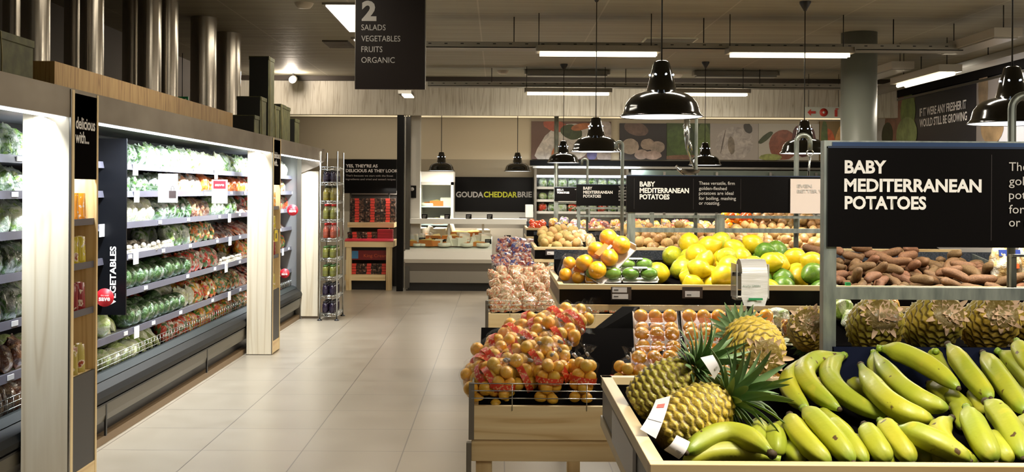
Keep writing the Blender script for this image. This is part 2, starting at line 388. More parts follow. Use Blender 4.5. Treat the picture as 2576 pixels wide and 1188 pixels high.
# unseen lamps added out of frame, continuing the rows, to light the foreground
tube_light(0.37, 1.57, 6.3, 2.905, True, 'added unseen tube lamp above the lemon crate')
tube_light(2.24, 3.45, 6.3, 2.905, True, 'added unseen tube lamp above the sweet potato bin')
tube_light(0.37, 1.57, 1.5, 2.905, True, 'added unseen tube lamp above the left of the banana crate')
tube_light(1.9, 3.1, 1.5, 2.905, True, 'added unseen tube lamp above the right of the banana crate')
def tube_y(x, y0, y1, Z, lit, label):
    t = thing('fluorescent_light', label, 'ceiling light', (x, (y0 + y1) / 2, Z), 'fluorescent ceiling lights')
    part('housing', MB().box((x - 0.13, y0, Z + 0.01), (x + 0.13, y1, Z + 0.09)), mat('fixture_enamel', (178, 172, 160), 0.4), t)
    if lit:
        part('tube', MB().tube([(x - 0.05, y0 + 0.04, Z - 0.01), (x - 0.05, y1 - 0.04, Z - 0.01)], 0.022, 8).tube([(x + 0.05, y0 + 0.04, Z - 0.01), (x + 0.05, y1 - 0.04, Z - 0.01)], 0.022, 8), TUBE, t, 'lit tube')
        area('tube_lamp', (0, 0, -0.05), 0.2, y1 - y0, 40, WARM, parent=t)
        area('tube_side_fill', (0.1, 0, 0), 0.1, y1 - y0, 30, NEUT, (0, R(-72), 0), parent=t)  # extra fill lamp added to brighten the wall banner
    else:
        part('louvre', MB().box((x - 0.11, y0 + 0.05, Z - 0.005), (x + 0.11, y1 - 0.05, Z + 0.01)), mat('louvre_grey', (150, 148, 140), 0.3), t)
    part('suspension_rod', MB().tube([(x, y0 + 0.1, Z + 0.08), (x, y0 + 0.1, CEIL)], 0.005, 6).tube([(x, y1 - 0.1, Z + 0.08), (x, y1 - 0.1, CEIL)], 0.005, 6), BLACK, t)
tube_y(5.3, 5.0, 6.5, 2.95, True, 'added unseen lamp brightening the banner, above the right edge')  # unseen lamp, added because the banner lettering was too dim
tube_y(5.3, 8.0, 9.4, 2.95, True, 'added unseen lamp brightening the banner, outside the right edge')  # second unseen lamp added for the banner
tube_y(5.0, 12.1, 13.6, 2.90, True, 'lit lamp running front to back beside the right wall banner')
tube_y(4.66, 10.0, 11.3, 2.99, False, 'unlit fixture nearest the camera by the right wall')
tube_y(4.66, 12.6, 13.9, 2.99, False, 'unlit fixture just right of round column top')
# recessed troffers on the left ceiling
def troffer(x0, x1, y0, y1, label):
    t = thing('ceiling_panel_light', label, 'ceiling light', ((x0 + x1) / 2, (y0 + y1) / 2, CEIL - 0.03), 'recessed panel lights')
    part('frame', MB().box((x0 - 0.03, y0 - 0.03, CEIL - 0.02), (x1 + 0.03, y1 + 0.03, CEIL)), STEEL, t)
    part('diffuser', MB().box((x0, y0, CEIL - 0.03), (x1, y1, CEIL - 0.019)), mat('panel_glow', (255, 255, 255), 0.5, emit=(255, 246, 222), estr=4), t, 'glowing diffuser')
    area('panel_lamp', (0, 0, -0.04), x1 - x0, y1 - y0, 14 if y0 < 8 else 24, WARM, parent=t)
troffer(-1.62, -1.32, 10.2, 11.85, 'bright recessed panel light left of hanging aisle two sign')
troffer(-1.66, -1.36, 12.5, 13.9, 'recessed panel light mostly hidden behind hanging aisle two sign')
troffer(-1.64, -1.34, 6.0, 7.6, 'added unseen panel light above the aisle beside the near pillar')  # added out of view to light the aisle
# lights seen around the foot of the hanging sign
t = thing('ceiling_panel_light', 'small bright light showing below the hanging aisle two sign', 'ceiling light', at(1020, 234, 15.5), 'recessed panel lights')
a, b = at(1003, 229, 15.5), at(1036, 241, 15.5)
part('housing', MB().box((a.x, 15.4, b.z + 0.02), (b.x, 15.9, b.z + 0.07)), STEEL, t)
part('diffuser', MB().box((a.x + 0.05, 15.42, b.z), (b.x, 15.88, b.z + 0.02)), TUBE, t, 'glowing diffuser')
part('suspension_rod', MB().tube([(a.x + 0.09, 15.6, b.z + 0.06), (a.x + 0.09, 15.6, CEIL)], 0.006, 6), BLACK, t)
# perforated cable trays
def tray(Y, Z, x0, x1, label):
    t = thing('cable_tray', label, 'cable tray', ((x0 + x1) / 2, Y, Z), 'perforated cable trays')
    tm = mat('tray_metal', (140, 136, 126), 0.45, 0.4)
    part('channel', MB().box((x0, Y - 0.12, Z), (x1, Y + 0.12, Z + 0.008)).box((x0, Y - 0.12, Z), (x1, Y - 0.112, Z + 0.06)).box((x0, Y + 0.112, Z), (x1, Y + 0.12, Z + 0.06)), tm, t)
    k = MB(); x = x0 + 0.05; 
    while x < x1 - 0.05: k.box((x, Y - 0.1215, Z + 0.035), (x + 0.03, Y - 0.119, Z + 0.045)); x += 0.16
    part('slots', k, BLACK, t)
    r = MB(); x = x0 + 0.9
    while x < x1: r.tube([(x, Y, Z + 0.01), (x, Y, CEIL)], 0.006, 6); x += 1.9
    part('hanger_rod', r, BLACK, t)
tray(10.95, 2.975, -0.75, 4.6, 'near perforated cable tray hung below ceiling in front of column')
tray(15.5, 3.03, -1.0, 5.2, 'far perforated cable tray hung just before wooden bulkhead')
t = thing('cable_tray', 'cable tray running front to back along right wall', 'cable tray', (5.35, 13, 2.98), 'perforated cable trays')
part('channel', MB().box((5.25, 9.5, 2.98), (5.5, 16.4, 3.05)), mat('tray_metal', (140, 136, 126), 0.45, 0.4), t)
r = MB()
for y in (10.2, 12.0, 13.9, 15.6): r.tube([(5.37, y, 3.04), (5.37, y, CEIL)], 0.006, 6)
part('hanger_rod', r, BLACK, t)
# vents, sensors
def vent(px, py, w_, Y0, d, label, m):
    c = at(px, py, 1); s = (CEIL - HC) / (c.z - HC); x = c.x * s; y = s
    t = thing('ceiling_vent', label, 'vent', (x, y, CEIL), 'ceiling vents')
    part('frame', MB().box((x - w_ / 2, y - d / 2, CEIL - 0.015), (x + w_ / 2, y + d / 2, CEIL)), m, t)
    k = MB()
    for i in range(8): k.box((x - w_ / 2 + 0.02, y - d / 2 + d * (i + 0.3) / 8.2, CEIL - 0.022), (x + w_ / 2 - 0.02, y - d / 2 + d * (i + 0.6) / 8.2, CEIL - 0.014))
    part('slats', k, STEEL, t)
vent(1680, 103, 0.6, 12, 0.6, 'pale louvred vent in ceiling above the near cable tray', mat('vent_white', (220, 222, 205), 0.4))  # pale off-white frame paint
vent(852, 110, 0.3, 12, 0.6, 'dark ceiling vent left of hanging aisle two sign', mat('vent_dark', (60, 54, 46), 0.5))
for (px, py, lb) in ((1265, 178, 'round detector on ceiling left of the lit far tube lamps'), (1702, 188, 'round detector on ceiling above the big pendant'), (765, 8, 'round detector on left ceiling above the spotlight')):
    c = at(px, py, 1); s = (CEIL - HC) / (c.z - HC)
    solo('smoke_detector', MB().lathe([(0, -0.05), (0.06, -0.045), (0.08, -0.02), (0.09, 0)], (c.x * s, s, CEIL), 20), mat('detector_white', (190, 182, 166), 0.5), lb, 'detector')
# spotlight
c = at(735, 201, 16.3)
t = thing('spotlight', 'small bright spotlight under ceiling above the left coolers', 'spotlight', c)
part('body', MB().tube([c + Vector((0, 0.02, 0)), c + Vector((0, 0.13, 0.03))], 0.055, 16), WHITEP, t)
part('lens', MB().ball(c + Vector((0, -0.005, 0)), (0.045, 0.03, 0.045)), mat('spot_glow', (255, 255, 255), 0.5, emit=(255, 236, 215), estr=60), t, 'glowing lens')
part('bracket', MB().tube([c + Vector((0, 0.08, 0.03)), Vector((c.x, c.y + 0.08, CEIL))], 0.012, 8), BLACK, t)
sl = bpy.data.lights.new('spot_lamp', 'POINT'); sl.energy = 34; sl.color = (1, 0.85, 0.7); sl.shadow_soft_size = 0.05
so = bpy.data.objects.new('spot_lamp', sl); COL.objects.link(so); so.parent = t; so.location = (0, -0.12, 0.02)
# green exit sign and red fire signs
t = thing('exit_sign', 'green and white exit sign seen between steel ducts', 'sign', at(456, 258, 14.0))
a, b = at(440, 243, 14.0), at(473, 258, 14.0)
part('panel', MB().box((a.x, 14.0, b.z), (b.x, 14.03, a.z)), GREENT, t)
part('pictogram', MB().box((a.x + 0.03, 13.995, b.z + 0.02), (a.x + 0.09, 14.0, a.z - 0.02)).box((a.x + 0.13, 13.995, b.z + 0.035), (b.x - 0.02, 14.0, b.z + 0.05)), WHITE, t)
part('hanger', MB().tube([(a.x + 0.09, 14.015, a.z), (a.x + 0.09, 14.015, CEIL)], 0.005, 6), BLACK, t)
t = thing('fire_sign', 'white hanging sign with red arrow, hose reel and extinguisher pictograms', 'sign', at(2070, 295, 16.0))
a, b = at(2026, 269, 16.0), at(2118, 297, 16.0)
part('panel', MB().box((a.x, 16.0, b.z), (b.x, 16.02, a.z)), mat('pale_green_sign', (206, 214, 204), 0.4), t)
h = (a.z + b.z) / 2; w_ = (b.x - a.x) / 3
k = MB().prism([(a.x + 0.03, h), (a.x + 0.08, h + 0.05), (a.x + 0.08, h + 0.018), (a.x + 0.15, h + 0.018), (a.x + 0.15, h - 0.018), (a.x + 0.08, h - 0.018), (a.x + 0.08, h - 0.05)], 15.994, 15.999, 'Y')
part('arrow', k, mat('sign_red', (200, 60, 46), 0.5), t)
part('hose_reel', MB().tube([(a.x + w_ * 1.5, 15.994, h), (a.x + w_ * 1.5, 15.999, h)], 0.06, 24), mat('sign_red', (200, 60, 46), 0.5), t)
part('hose_hub', MB().tube([(a.x + w_ * 1.5, 15.990, h), (a.x + w_ * 1.5, 15.9935, h)], 0.018, 16), CARD, t)
part('extinguisher', MB().box((a.x + w_ * 2.4, 15.994, h - 0.06), (a.x + w_ * 2.62, 15.999, h + 0.04)).box((a.x + w_ * 2.46, 15.994, h + 0.045), (a.x + w_ * 2.7, 15.999, h + 0.06)), mat('sign_red', (200, 60, 46), 0.5), t)
part('hanger', MB().tube([(a.x + 0.05, 16.01, a.z), (a.x + 0.05, 16.01, CEIL)], 0.004, 6).tube([(b.x - 0.05, 16.01, a.z), (b.x - 0.05, 16.01, CEIL)], 0.004, 6), BLACK, t)
# hanging aisle sign
t = thing('aisle_sign', 'black hanging aisle sign reading 2 SALADS VEGETABLES FRUITS ORGANIC', 'sign', at(981, 225, 8.0))
a, b = at(895, 0, 8.0), at(1068, 225, 8.0)
TOPZ = 3.12
part('panel', MB().box((a.x, 8.0, b.z), (b.x, 8.03, TOPZ)), mat('aisle_sign_brown_black', (30, 23, 21), 0.4, spec=0.25), t)
part('edge_strip', MB().box((b.x, 7.998, b.z), (b.x + 0.006, 8.032, TOPZ)).box((a.x - 0.004, 7.998, b.z), (a.x, 8.032, TOPZ)), STEEL, t)
part('hanger_wire', MB().tube([(a.x + 0.06, 8.015, TOPZ), (a.x + 0.06, 8.015, CEIL)], 0.003, 6).tube([(b.x - 0.06, 8.015, TOPZ), (b.x - 0.06, 8.015, CEIL)], 0.003, 6), BLACK, t)
def ptext(body, x0, yb, x1, hpx, Y, m, parent, bold=0.0, name='lettering'):
    """lettering facing the camera: left x, baseline y, right x and cap height in photo pixels"""
    o = at(x0, yb, Y); e = at(x1, yb, Y)
    return text(body, (o.x, Y - 0.003, o.z), (1, 0, 0), (0, 0, 1), m, parent, size=hpx / 0.70 / F * Y, width=e.x - o.x, bold=bold, name=name)
ptext('2', 910, 50, 947, 46, 8.0, GREYT, t, 0.045)
for s_, y, x1 in (('SALADS', 76, 970), ('VEGETABLES', 104, 1007), ('FRUITS', 131, 962), ('ORGANIC', 158, 993)):
    ptext(s_, 909, y, x1, 14.5, 8.0, GREYT, t)

# ------------------------------------------------------------------ pendant lamps
def make_pendant():
    t = thing('pendant_lamp', 'x', 'pendant lamp', (0, 0, 0), 'black industrial pendant lamps')
    outer = [(0.0, 0.300), (0.036, 0.298), (0.042, 0.290), (0.062, 0.215), (0.080, 0.137), (0.086, 0.134), (0.105, 0.130), (0.14, 0.118), (0.168, 0.098), (0.188, 0.072), (0.199, 0.045), (0.203, 0.022), (0.209, 0.014), (0.219, 0.004), (0.219, 0.0)]
    inner = [(0.216, 0.0), (0.207, 0.008), (0.199, 0.018), (0.195, 0.042), (0.184, 0.068), (0.164, 0.093), (0.138, 0.112), (0.104, 0.124), (0.078, 0.13), (0.06, 0.2), (0.0, 0.22)]
    part('shade', MB().lathe(outer, n=48), BLACKG, t)
    part('inner_reflector', MB().lathe(inner, n=48), LAMPW, t, 'white inside of shade')
    part('bulb', MB().ball((0, 0, 0.075), (0.035, 0.035, 0.05)), BULB, t, 'glowing bulb')
    k = MB()
    for i in range(7):
        a = 2 * PI * (i + 0.5) / 7; r = 0.0635
        c = Vector((r * math.cos(a), r * math.sin(a), 0.222)); d = Vector((math.cos(a), math.sin(a), 0.2)).normalized()
        k.tube([c - d * 0.004, c + d * 0.004], 0.005, 8)
    part('vent_holes', k, PIN, t, 'small glowing vent holes')
    part('lip', MB().lathe([(0.2165, -0.001), (0.2195, -0.003), (0.222, 0.0), (0.2195, 0.004)], n=48, close=True), BLACKG, t)
    return t
pend = make_pendant()
PL = [(0.87, 5.84, 1.955, CEIL, 'large nearest black pendant lamp above the lemon crate'), (0.853, 9.57, 1.905, CEIL, 'second black pendant lamp back in the middle row'),
      (0.89, 14.95, 1.95, CEIL, 'third black pendant lamp back, before the carved-plate food poster'), (2.70, 5.75, 1.925, CEIL, 'black pendant lamp at right edge over banner text'),
      (2.79, 9.97, 1.915, CEIL, 'black pendant lamp left of round column'), (2.76, 14.6, 1.92, CEIL, 'small black pendant lamp before the garlic food poster'),
      (0.87, 2.0, 1.96, CEIL, 'added unseen pendant lamp above the left of the banana crate'), (2.3, 2.25, 1.97, CEIL, 'added unseen pendant lamp above the right of the banana crate'),  # out-of-view pendants added to light the foreground crate
      (-0.915, 17.6, 1.88, SOF, 'black pendant lamp hanging above tall cheese fridge'), (0.31, 17.6, 1.88, SOF, 'black pendant lamp hanging above right end of cheese sign')]
pend_k = Proto(pend)
for i, (x, y, z, top, lb) in enumerate(PL):
    o = pend_k.place((x, y, z), label=lb)
    part('cable', MB().tube([(x, y, z + 0.29), (x, y, top - 0.03)], 0.0045 if z > 1.89 else 0.006, 6), BLACK, o)
    part('ceiling_rose', MB().lathe([(0.0, -0.09), (0.012, -0.085), (0.05, -0.02), (0.052, 0.0)], (x, y, top), 16), BLACK, o)
    l = bpy.data.lights.new('pendant_light', 'AREA'); l.shape = 'DISK'; l.size = 0.3; l.energy = 18 if y < 3 else 24 if z > 1.89 else 14; l.color = (1.0, 0.93, 0.80)
    lo = bpy.data.objects.new('pendant_light', l); COL.objects.link(lo); lo.parent = o; lo.location = (0, 0, 0.004)
# ------------------------------------------------------------------ product materials
def pack_mat(name, stops, scale=26, film=0.35, rough=0.3, stretch=(1, 1, 1), wht=(236, 240, 238)):
    """a crinkled clear bag: the produce colours come from cells, with paler patches for print, mist and painted-in film highlights"""
    m = mat(name, stops[0], rough, coat=0.6); n = NT(m)
    v = n.coord(stretch, rnd=True)
    wn = n.add('ShaderNodeTexNoise'); wn.inputs['Scale'].default_value = 9; n.link(v, wn.inputs['Vector'])
    vm = n.add('ShaderNodeVectorMath', operation='MULTIPLY_ADD'); n.link(wn.outputs['Color'], vm.inputs[0]); vm.inputs[1].default_value = (0.09,) * 3; n.link(v, vm.inputs[2])
    c = n.vor(vm.outputs[0], scale, 'Color'); sp = n.add('ShaderNodeSeparateColor'); n.link(c, sp.inputs[0])
    k = len(stops); col = n.ramp(sp.outputs[0], [(i / k, s) for i, s in enumerate(stops)], 'CONSTANT')
    d = n.vor(vm.outputs[0], scale, 'Distance')
    col = n.mix(n.ramp(d, [(0.25, (0, 0, 0)), (0.75, (120, 120, 120))]), col, (24, 34, 14))
    f = n.noise(v, 13, 3, 0.6, 1.0)
    lo = 0.72 - 0.5 * film
    col = n.mix(n.ramp(f, [(lo, (0, 0, 0)), (min(lo + 0.16, 1), (205, 205, 205))]), col, wht)  # white patches also paint in highlights on the film
    n.base(col); n.bump(n.noise(v, 34, 3, 0.6, 1.6), 0.7, 0.02)
    return m
G1, G2, G3, G4 = (66, 112, 34), (104, 150, 52), (40, 78, 26), (150, 184, 84)
PM = {
    'leaf': pack_mat('green_leaf_bag', [G1, G2, (60, 100, 36), G4], 34, 0.62),
    'dark': pack_mat('dark_leaf_bag', [G3, (30, 60, 24), G1, (70, 100, 50)], 36, 0.5),
    'pale': pack_mat('pale_salad_bag', [(190, 208, 140), G4, (214, 224, 180), G2], 28, 0.66),
    'sprout': pack_mat('bean_sprout_bag', [(238, 236, 214), (226, 224, 190), (206, 214, 160)], 40, 0.5),
    'carrot': pack_mat('carrot_bag', [(232, 118, 34), (240, 140, 50), (214, 96, 26)], 30, 0.32, stretch=(1, 1, 0.4)),
    'whitecar': pack_mat('printed_carrot_bag', [(240, 236, 230), (238, 150, 80), (236, 232, 228), (226, 210, 190)], 22, 0.5),
    'mush': pack_mat('mushroom_pack', [(238, 230, 214), (226, 216, 196), (206, 192, 168)], 30, 0.38),
    'broc': pack_mat('broccoli_pack', [(44, 78, 34), (60, 98, 48), (84, 120, 66)], 48, 0.28),
    'cab': pack_mat('cabbage_wrap', [(212, 232, 154), (236, 244, 196), (184, 214, 124)], 12, 0.5, stretch=(1, 1, 2.2)),
    'mixed': pack_mat('mixed_pepper_bag', [(222, 66, 34), (238, 178, 40), (92, 136, 44), (236, 130, 40), (240, 220, 180)], 36, 0.26),
    'mixg': pack_mat('stir_fry_bag', [(98, 132, 48), (232, 128, 52), (204, 188, 130), (70, 96, 40)], 38, 0.3),
    'tom': pack_mat('red_vegetable_bag', [(214, 60, 36), (232, 92, 48), (240, 214, 196), (90, 120, 60)], 32, 0.3),
    'celery': pack_mat('celery_bag', [(206, 222, 140), (232, 238, 196), (160, 190, 90)], 16, 0.34, stretch=(1, 1, 0.35)),
    'cuc': pack_mat('courgette_pack', [(52, 84, 34), (34, 62, 26), (80, 110, 50)], 18, 0.25, stretch=(1, 1, 0.4)),
    'brown': pack_mat('root_vegetable_bag', [(120, 72, 52), (150, 100, 66), (84, 50, 40), (176, 140, 100)], 26, 0.28),
    'meat': pack_mat('ready_meal_pack', [(186, 70, 50), (226, 196, 170), (120, 70, 50), (214, 130, 90)], 26, 0.4),
}
DESC = {'leaf': 'bag of green salad leaves', 'dark': 'bag of dark green leaves', 'pale': 'bag of pale salad', 'sprout': 'bag of white sprouts', 'carrot': 'bag of orange carrots',
        'whitecar': 'white printed bag of carrots', 'mush': 'wrapped punnet of white mushrooms', 'broc': 'film wrapped broccoli head', 'cab': 'film wrapped pale green cabbage', 'mixed': 'bag of mixed peppers',
        'mixg': 'bag of stir-fry vegetables', 'tom': 'bag of red and white vegetables', 'celery': 'bag of pale celery', 'cuc': 'wrapped pack of dark courgettes', 'brown': 'bag of brown root vegetables', 'meat': 'flat pack of chopped vegetables'}
CATS = {'mush': 'punnet', 'broc': 'broccoli', 'cab': 'cabbage', 'meat': 'pack', 'cuc': 'pack'}
NAMES = {'leaf': 'salad_bag', 'dark': 'spinach_bag', 'pale': 'lettuce_bag', 'sprout': 'sprout_bag', 'carrot': 'carrot_bag', 'whitecar': 'carrot_bag', 'mixed': 'pepper_bag', 'mixg': 'stir_fry_bag', 'tom': 'vegetable_bag', 'brown': 'root_vegetable_bag', 'mush': 'mushroom_punnet', 'broc': 'wrapped_broccoli', 'cab': 'wrapped_cabbage', 'meat': 'chilled_pack', 'cuc': 'courgette_pack', 'celery': 'celery_bag'}
def pillow_mesh(seed, w_=0.15, h=0.19, d=0.055):
    rnd = random.Random(seed); off = Vector((rnd.random() * 50, rnd.random() * 50, rnd.random() * 50))
    m = MB(); nu, nv = 30, 19
    def f(u, v):
        a = 2 * PI * u; t = v
        e = min(1.0, (math.sin(PI * min(max(t, 0.0), 1.0)) ** 0.55))
        tw = 1 - 0.22 * max(0, (t - 0.62) / 0.38) ** 1.5; top = max(0, (t - 0.80) / 0.20)
        cx, sy = math.cos(a), math.sin(a)
        x = (abs(cx) ** 0.75) * (1 if cx > 0 else -1) * w_ / 2 * tw * (0.86 + 0.14 * e)
        y = (abs(sy) ** 0.9) * (1 if sy > 0 else -1) * d * e * (1 - 0.93 * top ** 0.6)
        z = h * t
        k = noise.noise(Vector((x * 26, y * 26, z * 22)) + off)
        k2 = noise.noise(Vector((x * 70, y * 70, z * 55)) + off)
        y += (k * 0.012 + k2 * 0.005) * (0.4 + e) ; x += k * 0.006; 
        if top > 0: z += 0.018 * noise.noise(Vector((x * 40, 3, seed)) + off) * top; y += 0.02 * noise.noise(Vector((x * 60, 9, seed))) * top
        return (x, y, max(z, 0))
    m.grid(f, nu, nv, wrap=True); m.f.append(tuple(range(nu))[::-1]); m.sm.append(False)
    return m
PILLOW = [pillow_mesh(i).mesh('produce_bag') for i in range(5)]
CABM = []
for i in range(3):
    m = MB(); m.ball((0, 0, 0.075), 0.075, 24, 16, lambda d: 1 + 0.07 * noise.noise(d * 3.1 + Vector((i * 9, 0, 0))) + 0.05 * math.sin(8 * math.atan2(d.y, d.x)) * (1 - abs(d.z)))
    CABM.append(m.mesh('wrapped_cabbage'))
PUNM = []
for i in range(2):
    m = MB(); rnd = random.Random(i + 40)
    for a in range(4):
        for b in range(3):
            m.ball((-0.06 + a * 0.04 + rnd.uniform(-.006, .006), -0.04 + b * 0.04, 0.038 + rnd.uniform(0, .012)), (0.023, 0.023, 0.02), 10, 7)
    m.box((-0.085, -0.062, 0), (0.085, 0.062, 0.03)); PUNM.append(m.mesh('mushroom_punnet'))
FLATM = pillow_mesh(9, 0.17, 0.2, 0.022).mesh('flat_pack')
LONGM = pillow_mesh(11, 0.11, 0.32, 0.05).mesh('celery_bag')
PACKED = {}
def packed(mesh, key):
    k = (mesh.name, key)
    if k not in PACKED:
        c = mesh.copy(); c.materials.clear(); c.materials.append(PM[key]); PACKED[k] = c
    return PACKED[k]
LBL = {}
def product(key, loc, rz, lean, rnd, label, group, s=1.0):
    if key in ('cab', 'broc'): me = rnd.choice(CABM)
    elif key == 'mush': me = rnd.choice(PUNM)
    elif key in ('meat', 'cuc'): me = FLATM
    elif key == 'celery': me = LONGM
    else: me = rnd.choice(PILLOW)
    o = link(NAMES.get(key, 'produce_bag'), packed(me, key)); o.location = loc
    o.rotation_euler = (lean, 0, rz); o.scale = (s * rnd.uniform(.92, 1.08), s * rnd.uniform(.9, 1.1), s * rnd.uniform(.9, 1.08))
    tag(o, label, CATS.get(key, 'bag'), group); return o

# ------------------------------------------------------------------ chilled display along the left wall
XF = -2.5            # shelf front
Y0, Y1 = 3.6, 13.2
t = thing('refrigerated_display', 'long open chilled display with lit shelves along the left wall', 'display cooler', (-2.7, 8.5, 0))
part('back_panel', MB().box((-3.22, Y0, 0.02), (-3.12, Y1, 1.98)), mat('cooler_back_grey', (34, 34, 36), 0.4), t)
part('plinth', MB().box((-3.1, Y0, 0), (-2.385, Y1, 0.05)), mat('beige_kick_strip', (132, 108, 78), 0.5), t, 'beige kick strip')
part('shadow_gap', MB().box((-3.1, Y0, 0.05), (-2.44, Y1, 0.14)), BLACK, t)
part('lower_panel', MB().prism([(-2.50, 0.14), (-2.385, 0.14), (-2.375, 0.18), (-2.375, 0.245), (-2.50, 0.245)], Y0, Y1, 'Y'), mat('grey_side_panel', (92, 87, 75), 0.4), t, 'grey lower panel')
part('bumper_line', MB().box((-2.50, Y0, 0.245), (-2.368, Y1, 0.256)), BLACK, t)
part('bumper_trim', MB().prism([(-2.38, 0.256), (-2.362, 0.27), (-2.358, 0.30), (-2.372, 0.335), (-2.42, 0.372), (-2.46, 0.372), (-2.50, 0.256)], Y0, Y1, 'Y'), mat('dark_rubber_bumper', (14, 15, 16), 0.5, spec=0.2), t, 'dark glossy bumper')
part('air_grille', MB().prism([(-2.46, 0.365), (-2.415, 0.375), (-2.47, 0.40), (-2.50, 0.40)], Y0, Y1, 'Y'), mat('pale_grille', (26, 30, 28), 0.6, spec=0.2), t)
part('deck', MB().box((-3.12, Y0, 0.32), (-2.50, Y1, 0.36)), DARKI, t)
part('roof', MB().box((-3.22, Y0, 1.97), (-2.14, Y1, 2.03)), mat('canopy_underside', (226, 228, 226), 0.35), t, 'pale canopy underside')
part('fascia', MB().box((-2.14, Y0, 1.905), (-2.12, Y1, 2.05)), FASC, t, 'brushed steel fascia')
part('light_strip', MB().box((-2.20, Y0, 1.90), (-2.14, Y1, 1.93)), TUBEC, t, 'glowing white light strip')
part('wood_plinth', MB().box((-2.33, 5.66, 2.051), (-2.30, 9.46, 2.212)).box((-3.3, 5.66, 2.051), (-2.33, 5.69, 2.212)).box((-3.3, 9.43, 2.051), (-2.33, 9.46, 2.212)), PLY_Y, t, 'varnished plywood upstand above fascia')
part('top_board', MB().box((-3.5, 2.6, 2.03), (-2.16, Y1, 2.05)), mat('dark_top', (48, 44, 38), 0.6), t)
SH = [(1.72, 'top'), (1.535, 'second'), (1.325, 'third'), (1.11, 'fourth'), (0.87, 'fifth'), (0.60, 'sixth')]
for z, nm in SH:
    part('shelf', MB().box((-3.12, Y0, z - 0.025), (XF, Y1, z - 0.012)), SHELF, t)
    part('price_rail', MB().prism([(XF - 0.004, z - 0.035), (XF + 0.014, z - 0.038), (XF + 0.006, z + 0.004), (XF - 0.004, z + 0.004)], Y0, Y1, 'Y'), PRICE, t, 'grey price rail')
rnd = random.Random(3)
k = MB(); k2 = MB()
for z, nm in SH:
    y = 5.0
    while y < 13.4:
        y += rnd.uniform(0.5, 1.1); part('price_ticket', MB().box((XF + 0.012, y, z - 0.028), (XF + 0.017, y + 0.07, z - 0.002)), CARD, t)
    for q in range(3):
        y = 6.6 + q * 2.5 + rnd.uniform(0, 1.0); part('shelf_talker', MB().box((XF + 0.014, y, z - 0.075), (XF + 0.018, y + 0.10, z + 0.005)), CARD, t)
# wire basket front on the deck
k = MB()
for z in (0.42, 0.45, 0.48): k.tube([(-2.49, Y0, z), (-2.49, Y1, z)], 0.0022, 5)
y = 5.0
while y < Y1: k.tube([(-2.49, y, 0.37), (-2.49, y, 0.48)], 0.0018, 5); y += 0.07
part('wire_front', k, CHROME, t)
k = MB()
for y in (6.64, 8.95, 11.3): k.box((-2.385, y, 0.05), (-2.373, y + 0.02, 0.25))
part('bumper_seam', k, BLACK, t)
part('end_panel', MB().box((-3.12, Y1, 0.0), (-2.37, Y1 + 0.04, 2.03)), mat('end_panel_steel', (150, 150, 150), 0.35, 0.6), t)
part('end_gable', MB().box((-2.37, Y1, 0.03), (-2.17, Y1 + 0.05, 1.78)), PALE_Z, t, 'wooden end gable')
part('gable_wing', MB().prism([(-2.37, 1.76), (-2.17, 1.84), (-2.10, 1.90), (-2.10, 2.05), (-2.37, 2.05)], Y1 - 0.03, Y1 + 0.05, 'Y'), FASC, t)
part('gable_trim', MB().box((-2.42, Y1 - 0.04, 0.02), (-2.37, Y1 + 0.05, 2.0)), STEEL, t)

# wooden gondola pillars
def niche_pouch(mname, rgb):
    m = MB(); 
    m.grid(lambda u, v: ((0.034 * math.copysign(abs(math.cos(2 * PI * u)) ** .7, math.cos(2 * PI * u))) * (1 - 0.15 * v), 0.020 * math.sin(2 * PI * u) * (1 - v) ** 0.5, 0.15 * v), 16, 8, wrap=True)
    m.f.append(tuple(range(16))[::-1]); m.sm.append(False)
    mm = mat(mname, rgb, 0.25, coat=0.5); n = NT(mm)
    n.base(n.ramp(n.noise(n.coord((1, 1, 1), rnd=True), 22, 2), [(0.40, rgb), (0.56, rgb), (0.60, (236, 226, 206)), (0.7, (150, 60, 36))]))
    return m.mesh('sauce_pouch', mm)
PCH = [niche_pouch('honey_sauce', (224, 150, 40)), niche_pouch('mustard_sauce', (206, 186, 50)), niche_pouch('berry_sauce', (140, 34, 40)), niche_pouch('lime_sauce', (186, 170, 90))]
